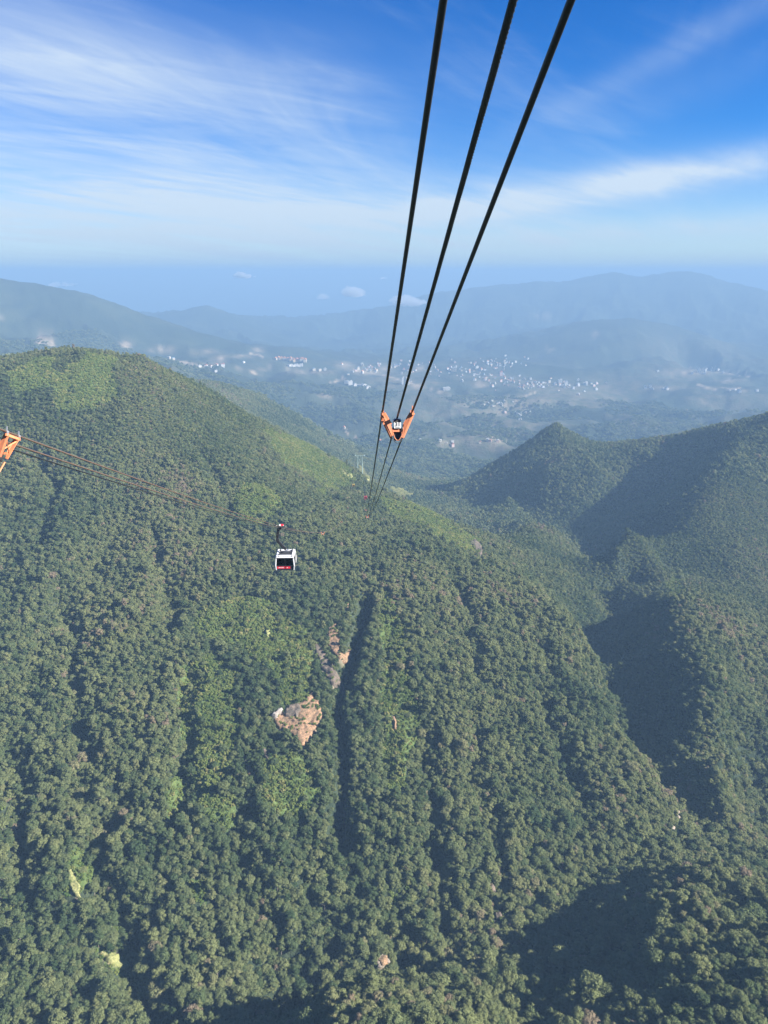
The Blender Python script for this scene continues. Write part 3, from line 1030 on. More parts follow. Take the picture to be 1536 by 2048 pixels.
# ------------------------------------------------------------------ bare rock and soil on the hillside
def rock_mat(name, c1, c2, c3, scale=0.25):
    m, g, out = new_mat(name)
    p = g.n('ShaderNodeBsdfPrincipled')
    tc = g.n('ShaderNodeTexCoord')
    ob = tc.outputs['Object']
    a = g.noise(ob, scale * 0.5, 8, 0.68, 1.2)
    b = g.noise(ob, scale * 4, 5, 0.7)
    c = g.mix(g.smooth(a, 0.38, 0.62), (*c1, 1), (*c2, 1))
    c = g.mix(g.smooth(b, 0.47, 0.62), c, (*c3, 1))
    g.link(c, p.inputs['Base Color'])
    p.inputs['Roughness'].default_value = 0.92
    p.inputs['Specular IOR Level'].default_value = 0.2
    bp = g.n('ShaderNodeBump')
    bp.inputs['Strength'].default_value = 0.8
    bp.inputs['Distance'].default_value = 0.8
    g.link(b, bp.inputs['Height'])
    g.link(bp.outputs[0], p.inputs['Normal'])
    g.link(p.outputs[0], out.inputs[0])
    return m


M_SOIL = rock_mat("slide_soil", (0.37, 0.215, 0.125), (0.22, 0.145, 0.088), (0.065, 0.062, 0.036), 0.4)
M_ROCK = rock_mat("grey_rock", (0.165, 0.125, 0.095), (0.09, 0.075, 0.06), (0.05, 0.047, 0.035))
M_PALE = rock_mat("pale_rock", (0.36, 0.335, 0.30), (0.25, 0.215, 0.18), (0.11, 0.095, 0.08))
M_STRAW = rock_mat("dry_grass", (0.30, 0.28, 0.12), (0.20, 0.21, 0.075), (0.10, 0.12, 0.045))


def outcrop(name, poly, mat, lift, rough, step=2.0, label=None, seed=0, kind='structure', cat=None):
    """a patch of broken ground standing proud of the hillside inside an outline"""
    xs = [p[0] for p in poly]
    ys = [p[1] for p in poly]
    gx, gy = np.meshgrid(np.arange(min(xs) - step, max(xs) + 2 * step, step), np.arange(min(ys) - step, max(ys) + 2 * step, step))
    sh = gx.shape
    pts = np.stack([gx.ravel(), gy.ravel()], 1)
    P = ray_hit(pts, ground, 200, 1600, 160)
    x, y, z = P.T
    wig = 4.5 * perlin(x / 7 + seed, (y + z) / 7) + 2.5 * perlin(x / 2.6, (y + z) / 2.6 + seed)
    wig2 = 4.5 * perlin(x / 7 + 31, (y + z) / 7 + seed) + 2.5 * perlin(x / 2.6 + seed, (y + z) / 2.6)
    ins = in_poly(pts[:, 0] + wig, pts[:, 1] + wig2, poly)
    e = 3.0
    nx = -(ground(x + e, y) - ground(x - e, y)) / (2 * e)
    ny = -(ground(x, y + e) - ground(x, y - e)) / (2 * e)
    nrm = np.stack([nx, ny, np.ones_like(nx)], 1)
    nrm /= np.linalg.norm(nrm, axis=1)[:, None]
    edge = ins.reshape(sh).astype(float)
    for _ in range(2):
        q = np.pad(edge, 1)
        edge = (q[1:-1, 1:-1] * 2 + q[:-2, 1:-1] + q[2:, 1:-1] + q[1:-1, :-2] + q[1:-1, 2:]) / 6
    edge = edge.ravel()
    ridg = 1 - np.abs(fbm(x + seed * 31, z * 1.3 + y, 11, 4)) * 2
    off = (edge - 0.35) * lift * 1.6 + rough * (ridg - 0.5) * edge
    V = P + nrm * off[:, None]
    k = (edge > 0.16).reshape(sh)
    ii, jj = np.where(k[:-1, :-1] & k[1:, :-1] & k[:-1, 1:] & k[1:, 1:])
    w = sh[1]
    Q = np.stack([ii * w + jj, (ii + 1) * w + jj, (ii + 1) * w + jj + 1, ii * w + jj + 1], 1)
    used = np.unique(Q)
    mp = np.full(len(V), -1)
    mp[used] = np.arange(len(used))
    o = link(name, np_mesh(name, V[used], mp[Q], [mat]))
    return tag(o, label, cat, None, kind)


OUT = [('slide', 'landslide_scar', M_SOIL, 1.8, 1.5, "orange-brown landslide scar in the middle of the green slope"),
       ('scree', 'scree_chute', M_SOIL, 1.8, 1.6, "brown scree chute above the rock slab by the dark gully"),
       ('slab', 'rock_slab', M_ROCK, 1.6, 1.6, "long slanting bare rock slab beside the dark gully"),
       ('white', 'pale_cliff', M_PALE, 5.0, 1.5, "whitish rock face at the upper left edge of the landslide scar"),
       ('dot_a', 'bare_patch', M_STRAW, 2.0, 1.5, None), ('dot_b', 'bare_patch', M_ROCK, 2.0, 1.5, None), ('dot_c', 'bare_patch', M_SOIL, 2.0, 1.5, None),
       ('dot_d', 'bare_patch', M_ROCK, 2.0, 1.5, None), ('dot_e', 'bare_patch', M_ROCK, 2.0, 1.5, None), ('dot_f', 'bare_patch', M_ROCK, 2.0, 1.5, None),
       ('dot_g', 'bare_patch', M_SOIL, 2.0, 1.5, None), ('dot_h', 'bare_patch', M_SOIL, 2.5, 1.5, None), ('dot_i', 'bare_patch', M_SOIL, 2.0, 1.5, None), ('dot_j', 'bare_patch', M_SOIL, 2.0, 1.5, None),
       ('straw_a', 'dry_grass_patch', M_STRAW, 2.2, 1.5, None), ('straw_b', 'dry_grass_patch', M_STRAW, 2.2, 1.5, None),
       ('crest', 'crest_cliff', M_ROCK, 3.0, 1.5, None), ('crest_b', 'bare_crest', M_STRAW, 0.8, 2.0, None),
       ('path', 'tower_path', M_STRAW, 1.2, 0.8, "pale stepped path running down the ridge from the pylon"), ('path_b', 'tower_path', M_STRAW, 2.0, 0.8, None)]
scar_polys['dark_rock'] = [(562, 1432), (575, 1416), (598, 1408), (604, 1424), (594, 1440), (575, 1440)]
OUT.append(('dark_rock', 'rock_face', M_ROCK, 3.4, 1.8, "dark brown rock face at the top of the landslide scar"))
for i, (k_, nm, mt, lf, rg_, lb) in enumerate(OUT):
    outcrop(nm, scar_polys[k_], mt, lf, rg_, 1.6, lb, i)


M_BOULDER = rock_mat("boulder_stone", (0.33, 0.27, 0.21), (0.24, 0.20, 0.16), (0.13, 0.11, 0.09), 1.2)


def boulder_mesh(seed):
    rg = np.random.default_rng(seed)
    v, f = ICO2
    d = v * (1 + 0.13 * rg.standard_normal((len(v), 1)))
    for _ in range(7):                                   # split faces
        n_ = rg.standard_normal(3)
        n_ /= np.linalg.norm(n_)
        h = d @ n_
        c = rg.uniform(0.55, 0.85)
        d = d - np.clip(h - c, 0, None)[:, None] * n_
    return np_mesh("boulder", d * np.array([1.0, 0.8, 0.65]), f, [M_BOULDER])


BOULD = [boulder_mesh(s) for s in (1, 2, 3)]
bspots = []
for q in [(1352, 1636), (1360, 1643), (1357, 1650), (1366, 1655), (1371, 1648), (1362, 1632), (1378, 1660), (1384, 1655), (1349, 1628), (1374, 1640), (1368, 1663), (1347, 1615), (1380, 1648), (1355, 1625), (1364, 1668), (1344, 1660)]:
    bspots.append((*q, "boulders in the stream bed at the right foot of the hill", "stream bed under the right foot of the forested hill"))
for q in [(1183, 1770), (1190, 1774), (1178, 1778), (1196, 1766), (1172, 1786)]:
    bspots.append((*q, "boulders at the ravine mouth", "edge of the shaded ravine mouth"))
for q in [(758, 1922), (765, 1916), (772, 1924), (762, 1930)]:
    bspots.append((*q, "boulders by the dark hollows", "small earth bank above the dark hollows"))
bh = ray_hit([(q[0], q[1]) for q in bspots], ground, 200, 1600, 200)
for (px_, py_, grp, where), P_ in zip(bspots, bh):
    o = link("boulder", random.choice(BOULD))
    s_ = random.uniform(1.5, 3.2)
    o.location = Vector(P_) + Vector((0, 0, s_ * 0.35 + 0.6))
    o.scale = (s_ * 1.2, s_, s_)
    o.rotation_euler = (random.uniform(-.4, .4), random.uniform(-.4, .4), random.uniform(0, 6))
    tag(o, f"{'small' if s_ < 2.1 else 'mid-sized' if s_ < 2.7 else 'large'} angular boulder in the {where}", "boulder", grp)

# ------------------------------------------------------------------ ropeway
GAUGE = 10.5 * K
SEP = 0.39 * K


def rope_z(y, side):
    if side:                      # this line sags under the loaded cabin
        return K * 3.68 - 0.392 * y + 1.77e-4 / K * y * y
    return K * 3.46 - 0.347 * y + 1.2e-4 / K * (1 - math.exp(-max(y, 0) / (250 * K))) * y * y


def rope_c(y, side=0.0):
    """centre of a line at forward distance y (side 0 = the line overhead, -1 = the line on the left)"""
    return Vector((K * 0.9 - 0.0274 * y - (GAUGE if side else 0), y, rope_z(y, side)))


def rope_t(y, side=0):
    return Vector((-0.0274, 1, rope_z(y + 0.5, side) - rope_z(y - 0.5, side))).normalized()


TOWER_Y = 909 * K


def frame_at(y, side, plumb=False):
    c = rope_c(y, side)
    t = rope_t(y, side)
    if plumb:
        t = Vector((t.x, t.y, 0)).normalized()
    sx = t.cross(Vector((0, 0, 1))).normalized()
    up = sx.cross(t).normalized()
    M = Matrix(((sx.x, t.x, up.x, c.x), (sx.y, t.y, up.y, c.y), (sx.z, t.z, up.z, c.z), (0, 0, 0, 1)))
    return M          # local x = across, y = along the rope, z = up


M_ROPE_SHADED = simple_mat("rope_steel_shaded", (0.035, 0.037, 0.042), 0.5, 0.6, 0.1, 40)  # dark colour stands in for the shaded underside of the overhead cables
M_HAUL = simple_mat("haul_steel", (0.055, 0.056, 0.060), 0.42, 0.7, 0.1, 40)
M_ROPE_LIT = simple_mat("rope_steel_lit", (0.17, 0.115, 0.085), 0.45, 0.5, 0.1, 20)  # brown colour stands in for sunlight on top of the left cables
M_ORANGE = simple_mat("orange_paint", (0.60, 0.20, 0.085), 0.6, 0.0, 0.06, 5, (0.42, 0.15, 0.075))
M_DARK = simple_mat("dark_rubber", (0.018, 0.020, 0.024), 0.6, 0, 0.1, 8)
M_STEEL = simple_mat("galvanised_steel", (0.42, 0.43, 0.44), 0.45, 0.7, 0.08, 8)
M_PLATE = simple_mat("plate_enamel", (0.52, 0.52, 0.50), 0.6, 0, 0.02, 3)
M_WHITE = simple_mat("white_paint", (0.66, 0.66, 0.65), 0.35, 0, 0.03, 3)
M_RED = simple_mat("red_paint", (0.62, 0.03, 0.05), 0.4, 0, 0.05, 4)
M_YELLOW = simple_mat("yellow_paint", (0.72, 0.50, 0.06), 0.4, 0, 0.05, 4)
M_GREEN = simple_mat("green_steel", (0.30, 0.40, 0.36), 0.6, 0.2, 0.08, 1)
M_INK = simple_mat("ink", (0.03, 0.03, 0.035), 0.7, 0, 0.0, 5)
M_TYRE = simple_mat("roller_rubber", (0.03, 0.03, 0.03), 0.8, 0, 0.1, 8)


def sweep(name, pts, rad, seg, mat, lobes=0, lay=0.3, smooth=True):
    P = np.array([p[:] for p in pts])
    T = np.gradient(P, axis=0)
    T /= np.linalg.norm(T, axis=1)[:, None]
    U = np.cross(T, np.array([0, 0, 1.0]))
    U /= np.linalg.norm(U, axis=1)[:, None]
    W = np.cross(U, T)
    th = np.arange(seg) / seg * 2 * np.pi
    s = np.concatenate([[0], np.cumsum(np.linalg.norm(np.diff(P, axis=0), axis=1))])
    if lobes:
        ph = lobes * (th[None, :] - 2 * np.pi * s[:, None] / lay)
        rr = rad * (0.70 + 0.38 * np.abs(np.cos(ph / 2)))
    else:
        rr = np.full((len(P), seg), rad)
    V = P[:, None, :] + rr[..., None] * (np.cos(th)[None, :, None] * U[:, None, :] + np.sin(th)[None, :, None] * W[:, None, :])
    n = len(P)
    i = np.arange(n - 1)[:, None] * seg
    j = np.arange(seg)[None, :]
    j2 = (j + 1) % seg
    Q = np.stack([i + j, i + j2, i + seg + j2, i + seg + j], -1).reshape(-1, 4)
    return np_mesh(name, V.reshape(-1, 3), Q, [mat], smooth)


HAUL_DROP = 0.13 * K


def rope_pts(side, off, drop, ys):
    out = []
    for y in ys:
        M = frame_at(y, side)
        out.append(M @ Vector((off, 0, -drop)))
    return out


ys_far = np.concatenate([np.arange(-2.2, 60, 0.5), np.geomspace(60, TOWER_Y, 160)])
ys_near = np.concatenate([np.arange(-2.0, 34, 0.025)])
TR = 0.026 * K
for side, words in ((0, "of the line overhead"), (-1, "of the line on the left")):
    for off, w in ((-SEP, "left"), (SEP, "right")):
        o = link("track_rope", sweep("track_rope", rope_pts(side, off, 0, ys_far), TR, 14, M_ROPE_LIT if side else M_ROPE_SHADED))
        if side:
            w = "upper" if off < 0 else "middle"
        tag(o, f"smooth {w} track cable {words}", "cable", "track cables of the ropeway")
    if side == 0:
        a = sweep("haul_rope", rope_pts(0, 0, HAUL_DROP, ys_near), 0.025 * K, 30, M_HAUL, 6, 0.40)
        o = link("haul_rope", a)
        b = link("far_run", sweep("far_run", rope_pts(0, 0, HAUL_DROP, ys_far[ys_far > 33.9]), 0.0235 * K, 10, M_HAUL), o)
        tag(o, "twisted steel haul cable between the two smooth cables overhead", "cable")
    else:
        o = link("haul_rope", sweep("haul_rope", rope_pts(-1, 0, HAUL_DROP * 2.2, ys_far), 0.023 * K, 10, M_HAUL))
        tag(o, "black lowest haul cable of the line on the left", "cable")


class MB:
    """collects boxes, plates and tubes into one mesh"""
    def __init__(self):
        self.bm = bmesh.new()

    def box(self, c, size, rot=None, bev=0.0):
        r = bmesh.ops.create_cube(self.bm, size=1)
        vs = r['verts']
        for q in vs:
            p = Vector((q.co.x * size[0], q.co.y * size[1], q.co.z * size[2]))
            if rot is not None:
                p = rot @ p
            q.co = p + Vector(c)
        if bev:
            es = {e for q in vs for e in q.link_edges}
            bmesh.ops.bevel(self.bm, geom=list(es), offset=bev, segments=2, affect='EDGES')
        return self

    def bar(self, a, b, w, h, up=(0, 0, 1)):
        a, b = Vector(a), Vector(b)
        y = (b - a).normalized()
        x = y.cross(Vector(up))
        if x.length < 1e-4:
            x = y.cross(Vector((1, 0, 0)))
        x.normalize()
        z = x.cross(y)
        rot = Matrix((x, y, z)).transposed()
        return self.box((a + b) / 2, (w, (b - a).length, h), rot)

    def cyl(self, a, b, r, seg=14, r2=None):
        a, b = Vector(a), Vector(b)
        d = b - a
        q = Vector((0, 0, 1)).rotation_difference(d.normalized()).to_matrix().to_4x4()
        bmesh.ops.create_cone(self.bm, cap_ends=True, segments=seg, radius1=r, radius2=r if r2 is None else r2, depth=d.length, matrix=Matrix.Translation((a + b) / 2) @ q)
        return self

    def tube(self, pts, r, seg=8):
        for a, b in zip(pts, pts[1:]):
            self.cyl(a, b, r, seg)
        return self

    def prism(self, pts, ext):
        """polygon pts extruded by vector ext"""
        e = Vector(ext)
        a = [self.bm.verts.new(Vector(p)) for p in pts]
        b = [self.bm.verts.new(Vector(p) + e) for p in pts]
        n = len(pts)
        self.bm.faces.new(a)
        self.bm.faces.new(b[::-1])
        for i in range(n):
            self.bm.faces.new((a[(i + 1) % n], a[i], b[i], b[(i + 1) % n]))
        return self

    def build(self, name, mat, parent=None, smooth=False):
        bmesh.ops.recalc_face_normals(self.bm, faces=self.bm.faces)
        me = bpy.data.meshes.new(name)
        self.bm.to_mesh(me)
        self.bm.free()
        me.materials.append(mat)
        if smooth:
            for p in me.polygons:
                p.use_smooth = True
        return link(name, me, parent)


def text_part(name, body, size, mat, parent, loc, rot, depth=0.002):
    cu = bpy.data.curves.new(name, 'FONT')
    cu.body = body
    cu.size = size
    cu.align_x = 'CENTER'
    cu.align_y = 'CENTER'
    cu.extrude = depth
    cu.offset = size * 0.025
    tmp = bpy.data.objects.new(name, cu)
    COL.objects.link(tmp)
    dg = bpy.context.evaluated_depsgraph_get()
    me = bpy.data.meshes.new_from_object(tmp.evaluated_get(dg))
    bpy.data.objects.remove(tmp)
    me.materials.clear()
    me.materials.append(mat)
    o = link(name, me, parent)
    o.location = loc
    o.rotation_euler = rot
    return o


def slack_carrier(y, side, number, label, detail=True):
    """orange V-shaped carrier clamped to both track cables, with the haul cable running through its middle"""
    root = empty("slack_carrier")
    root.matrix_world = frame_at(y, side)
    tag(root, label, "rope carrier", "orange rope carriers on the cables")
    s = SEP
    L = 0.34 * K
    zb = -0.68 * K
    fs = [(-1, -1), (-1, 1), (1, -1), (1, 1)]
    for a, b in fs:      # clamps grip the track cable from below
        m = MB()
        m.box((a * s, b * L, -0.005), (TR * 2.6, 0.10 * K, TR * 2.5), bev=0.006)
        m.box((a * (s + 0.01), b * L, -TR * 2.1), (0.05 * K, 0.06 * K, TR * 2.6))
        m.box((a * (s - 0.002), b * L, TR * 2.4), (0.026 * K, 0.03 * K, 0.15 * K))
        m.build("rope_clamp", M_STEEL if side else M_ORANGE, root)
    for a in (-1, 1):
        m = MB()
        m.box((a * (s + 0.004), 0, -0.085 * K), (0.045 * K, 2 * L + 0.12 * K, 0.07 * K), bev=0.006)
        m.build("side_beam", M_ORANGE, root)
        # tapering arm plates, front and rear, from the cable down to the centre
        for b in (-1, 1):
            yb = b * (L - 0.03 * K)
            m = MB()
            pts = [(a * (s + 0.025 * K), yb, -0.04 * K), (a * (s - 0.05 * K), yb, -0.04 * K), (a * 0.17 * K, yb * 0.75, -0.33 * K), (a * 0.115 * K, yb * 0.62, zb + 0.05 * K), (a * 0.15 * K, yb * 0.62, zb + 0.05 * K), (a * 0.265 * K, yb * 0.75, -0.38 * K)]
            m.prism(pts, (0, b * 0.018 * K, 0))
            # stiffening flanges along the two edges
            m.bar(Vector(pts[0]) + Vector((0, b * .01, 0)), Vector(pts[5]), 0.02 * K, 0.075 * K, (1, 0, .6))
            m.bar(Vector(pts[5]), Vector(pts[4]), 0.02 * K, 0.075 * K, (1, 0, .6))
            m.bar(Vector(pts[1]), Vector(pts[2]), 0.016 * K, 0.06 * K, (1, 0, .6))
            m.build("arm", M_ORANGE, root)
        if detail:
            m = MB()
            m.bar((a * (s - 0.03), -L, -0.12 * K), (a * 0.20 * K, L * 0.6, -0.46 * K), 0.02 * K, 0.03 * K)
            m.bar((a * (s - 0.03), L, -0.12 * K), (a * 0.20 * K, -L * 0.6, -0.46 * K), 0.02 * K, 0.03 * K)
            m.build("side_brace", M_ORANGE, root)
    m = MB()
    m.box((0, -0.17 * K, -0.49 * K), (0.36 * K, 0.03 * K, 0.06 * K))
    m.box((0, 0.17 * K, -0.49 * K), (0.36 * K, 0.03 * K, 0.06 * K))
    m.build("cross_member", M_ORANGE, root)
    for b in (-1, 1):
        m = MB()
        m.cyl((-0.06 * K, b * 0.13 * K, -0.26 * K), (0.06 * K, b * 0.13 * K, -0.26 * K), 0.085 * K, 20)
        m.cyl((-0.08 * K, b * 0.13 * K, -0.26 * K), (-0.06 * K, b * 0.13 * K, -0.26 * K), 0.055 * K, 16)
        m.cyl((0.06 * K, b * 0.13 * K, -0.26 * K), (0.08 * K, b * 0.13 * K, -0.26 * K), 0.055 * K, 16)
        m.build("roller", M_TYRE, root)
    m = MB()
    m.box((0, 0, -0.20 * K), (0.20 * K, 0.26 * K, 0.07 * K), bev=0.01)
    m.build("roller_cover", M_STEEL, root)
    m = MB()
    m.prism([(-0.125 * K, -0.15 * K, -0.40 * K), (0.125 * K, -0.15 * K, -0.40 * K), (0.085 * K, -0.12 * K, zb - 0.02 * K), (0.05 * K, -0.12 * K, zb - 0.05 * K), (0, -0.12 * K, zb - 0.01 * K), (-0.05 * K, -0.12 * K, zb - 0.05 * K), (-0.085 * K, -0.12 * K, zb - 0.02 * K)], (0, 0.24 * K, 0))
    m.build("guide_trough", M_DARK, root)
    if detail:
        loop = [(-0.135 * K, -0.19 * K, -0.43 * K), (-0.115 * K, -0.20 * K, -0.56 * K), (-0.075 * K, -0.20 * K, -0.68 * K), (-0.025 * K, -0.20 * K, -0.745 * K), (0.03 * K, -0.20 * K, -0.745 * K), (0.08 * K, -0.20 * K, -0.68 * K), (0.12 * K, -0.20 * K, -0.56 * K), (0.14 * K, -0.19 * K, -0.43 * K)]
        MB().tube(loop, 0.008 * K).build("guard_loop", M_ORANGE, root)
        lp2 = [(-0.16 * K, -0.1 * K, -0.52 * K), (-0.14 * K, -0.14 * K, -0.66 * K), (-0.08 * K, -0.16 * K, -0.78 * K), (0.0, -0.16 * K, -0.82 * K), (0.07 * K, -0.16 * K, -0.79 * K), (0.11 * K, -0.14 * K, -0.70 * K)]
        MB().tube(lp2, 0.006 * K).build("loose_wire", M_DARK, root)
    # number plate faces the approaching cabins
    m = MB()
    m.box((0, -0.225 * K, -0.355 * K), (0.185 * K, 0.008 * K, 0.165 * K), bev=0.004)
    plate = m.build("number_plate", M_PLATE, root)
    if number:
        text_part("digits", number, 0.15 * K, M_INK, plate, (0.004 * K, -0.2325 * K, -0.335 * K), (R(90), 0, 0), 0.001)
    mk = MB()
    mk.box((0.0, -0.2305 * K, -0.418 * K), (0.115 * K, 0.003 * K, 0.016 * K), bev=0.001)
    mk.build("nameplate_strip", M_INK, plate)
    return root


CARR = [(20.25 * K, 0, "31", "orange V-shaped carrier with number plate 31 on the cables overhead"),
        (19.9 * K, -1, None, "orange carrier cut off by the left edge of the view"),
        (169 * K, -1, None, "small orange carrier just beyond the white cabin"),
        (313 * K, -1, None, "second far orange carrier beyond the white cabin, higher up the slope"),
        (448 * K, -1, None, "farthest orange carrier on the left line"),
        (192 * K, 0, None, "orange carrier low on the overhead line in front of the hillside"),
        (328 * K, 0, None, "second far orange carrier on the overhead line"),
        (458 * K, 0, None, "farthest orange carrier on the overhead line below the red cabin")]
for y_, sd, num, lb in CARR:
    slack_carrier(y_, sd, num, lb, y_ < 60)
# hanging stay of the nearest left carrier
tail = empty("rope_stay")
tail.matrix_world = frame_at(19.9 * K, -1)
M_ = MB().bar((0.10 * K, 0.20 * K, -0.72 * K), (0.02 * K, 0.02 * K, -1.05 * K), 0.03 * K, 0.03 * K)
M_.build("stay_bar", M_ORANGE, tail)
tail.name = "carrier_stay"
tag(tail, "thin orange bar hanging below the carrier at the left edge", "stay bar")


def glass_mat():
    m, g, out = new_mat("cabin_glass")
    t = g.n('ShaderNodeBsdfTransparent')
    t.inputs[0].default_value = (0.34, 0.40, 0.46, 1)
    gl = g.n('ShaderNodeBsdfGlossy')
    gl.inputs['Roughness'].default_value = 0.03
    fr = g.n('ShaderNodeFresnel')
    fr.inputs[0].default_value = 1.5
    mx = g.n('ShaderNodeMixShader')
    g.link(fr.outputs[0], mx.inputs[0])
    g.link(t.outputs[0], mx.inputs[1])
    g.link(gl.outputs[0], mx.inputs[2])
    g.link(mx.outputs[0], out.inputs[0])
    return m


M_GLASS = glass_mat()
M_SEAT = simple_mat("seat_grey", (0.05, 0.055, 0.065), 0.7, 0, 0.1, 4)


def gondola(y, side, body, panel, label, simple=False):
    root = empty("gondola_cabin")
    root.matrix_world = frame_at(y, side, plumb=True)
    tag(root, label, "cable car cabin", "cabins hanging on the ropeway")
    W, LN, H = 2.95, 3.3, 2.35           # across, along, high
    top = -4.2                           # roof level below the rope
    bot = top - H
    slope = rope_t(y, side)
    ang = math.atan2(slope.z, math.hypot(slope.x, slope.y))
    # running gear, tilted with the rope
    gear = MB()
    rt = Matrix.Rotation(ang, 3, 'X')
    for a in (-1, 1):
        gear.box(rt @ Vector((a * SEP, 0, 0.13)), (0.12, 3.3, 0.16), rt, 0.02)
    for b in (-1.2, -0.4, 0.4, 1.2):
        gear.box(rt @ Vector((0, b, 0.14)), (2 * SEP, 0.16, 0.12), rt)
    go_ = gear.build("running_gear", M_DARK, root)
    if not simple:
        for a in (-1, 1):
            for b in (-1.45, -1.05, -0.65, 0.65, 1.05, 1.45):
                MB().cyl(rt @ Vector((a * (SEP + 0.05), b, 0.155)), rt @ Vector((a * (SEP - 0.05), b, 0.155)), 0.115, 14).build("wheel", M_WHITE if abs(b) > 1.3 else M_TYRE, root)
        g2 = MB()
        g2.box(rt @ Vector((0.05, 0.75, 0.36)), (0.50, 0.50, 0.34), rt, 0.05)
        g2.build("grip_housing", M_RED, root)
        g2 = MB()
        g2.box(rt @ Vector((0.05, 1.2, 0.34)), (0.26, 0.30, 0.28), rt, 0.04)
        g2.box(rt @ Vector((-0.25, 0.42, 0.34)), (0.24, 0.22, 0.30), rt, 0.04)
        g2.build("gear_cover", M_WHITE, root)
    # curved hanger, bowed towards the outside
    hp = [(0.0, -0.55), (-0.16, -0.75), (-0.27, -1.15), (-0.36, -1.7), (-0.40, -2.3), (-0.34, -2.72), (-0.10, -3.0), (0.30, -3.52), (0.78, -4.0)]
    hp = [(x_ - 0.25, z_ + 0.45) for x_, z_ in hp]
    hm = MB()
    for (xa, za), (xb, zb) in zip(hp, hp[1:]):
        hm.bar((xa, 0, za), (xb, 0, zb), 0.42, 0.34, (0, 1, 0))
        hm.cyl((xb, -0.205, zb), (xb, 0.205, zb), 0.168, 16)
    hm.box((hp[0][0], 0, hp[0][1] + 0.02), (0.55, 1.2, 0.36), None, 0.04)
    hm.build("hanger_arm", M_DARK, root, False)
    # roof: raised white rim round a recessed dark deck with a cross beam
    cx = 0.55
    rim = MB()
    for a in (-1, 1):
        rim.box((cx + a * (W / 2 - 0.28), 0, top - 0.06), (0.40, LN - 0.20, 0.22), None, 0.08)
        rim.box((cx, a * (LN / 2 - 0.33), top - 0.065), (W - 0.98, 0.42, 0.20), None, 0.07)
    rim.box((cx, 0, top - 0.28), (W - 0.14, LN - 0.14, 0.24), None, 0.09)
    rim.build("roof", body, root)
    deck = MB()
    deck.box((cx, 0, top - 0.145), (W - 1.0, LN - 1.1, 0.05))
    deck.box((cx, 0, top + 0.03), (W - 0.7, 0.26, 0.16), None, 0.02)
    for a in (-1, 1):
        for b in (-1, 1):
            deck.box((cx + a * (W / 2 - 0.55), b * (LN / 2 - 0.62), top + 0.03), (0.22, 0.34, 0.13), None, 0.03)
    deck.build("suspension_frame", M_SEAT, root)
    # corner posts lean outwards to the belt and in again below
    zt, zm, zl = top - 0.36, bot + 0.75, bot + 0.02
    body_ = MB()
    for a in (-1, 1):
        for b in (-1, 1):
            p0 = Vector((cx + a * (W / 2 - 0.14), b * (LN / 2 - 0.14), zt))
            p1 = Vector((cx + a * (W / 2 - 0.02), b * (LN / 2 - 0.02), zm))
            p2 = Vector((cx + a * (W / 2 - 0.10), b * (LN / 2 - 0.10), zl))
            body_.bar(p0, p1, 0.15, 0.15, (0, 1, 0))
            body_.bar(p1, p2, 0.15, 0.15, (0, 1, 0))
    body_.build("corner_posts", body, root)
    fl = MB()
    fl.box((cx, 0, bot), (W - 0.16, LN - 0.16, 0.12), None, 0.03)
    fl.build("floor", M_SEAT, root)
    for b in (-1, 1):          # end faces
        for q in (-1, 1):
            m = MB()
            m.box((cx + q * (W / 4 - 0.045), b * (LN / 2 - 0.075), (zt + zm) / 2 - 0.01), (W / 2 - 0.13, 0.03, zt - zm + 0.06), None, 0.005)
            m.build("window", M_GLASS, root)
        m = MB()
        m.box((cx, b * (LN / 2 - 0.07), (zt + zm) / 2), (0.05, 0.05, zt - zm))
        m.box((cx, b * (LN / 2 - 0.07), zm - 0.03), (W - 0.16, 0.06, 0.10))
        m.build("window_frame", M_DARK, root)
        m = MB()
        m.box((cx, b * (LN / 2 - 0.10), (zm + zl) / 2 - 0.05), (W - 0.30, 0.04, zm - zl - 0.1))
        m.build("end_panel", M_DARK, root)
        for x0, x1 in ((-1.28, -0.06), (0.06, 0.80)):
            m = MB()
            m.box((cx + (x0 + x1) / 2, b * (LN / 2 - 0.072), zm - 0.33), (x1 - x0, 0.02, 0.34), None, 0.004)
            pn = m.build("ad_panel", panel, root)
            if not simple:
                m = MB()
                if x0 < -1:
                    for q in range(5):
                        x_ = cx + x0 + 0.24 + q * 0.17
                        m.prism([(x_, b * (LN / 2 - 0.060), zm - 0.40), (x_ + 0.09, b * (LN / 2 - 0.060), zm - 0.40), (x_ + 0.15, b * (LN / 2 - 0.060), zm - 0.24 + 0.02 * (q % 2)), (x_ + 0.06, b * (LN / 2 - 0.060), zm - 0.24)], (0, b * 0.004, 0))
                else:
                    m.box((cx + x0 + 0.28, b * (LN / 2 - 0.060), zm - 0.33), (0.12, 0.005, 0.12))
                m.build("lettering", M_WHITE, pn)
    for a in (-1, 1):          # long sides with the sliding door on the line side
        m = MB()
        m.box((cx + a * (W / 2 - 0.075), 0, (zt + zm) / 2 - 0.01), (0.03, LN - 0.36, zt - zm + 0.06), None, 0.005)
        m.build("side_window", M_GLASS, root)
        m = MB()
        m.box((cx + a * (W / 2 - 0.09), 0, (zm + zl) / 2), (0.04, LN - 0.30, zm - zl))
        m.build("side_panel", M_DARK, root)
        m = MB()
        for q in (-0.55, 0.55):
            m.box((cx + a * (W / 2 - 0.07), q, (zt + zl) / 2), (0.05, 0.06, zt - zl))
        m.build("door_frame", M_DARK, root)
    m = MB()
    for a in (-1, 1):
        m.box((cx + a * 1.1, 0, bot + 0.45), (0.45, 2.6, 0.10), None, 0.02)
        m.box((cx + a * 1.12, 0, bot + 0.25), (0.10, 2.4, 0.36))
    m.build("bench", M_SEAT, root)
    return root, cx, bot, LN


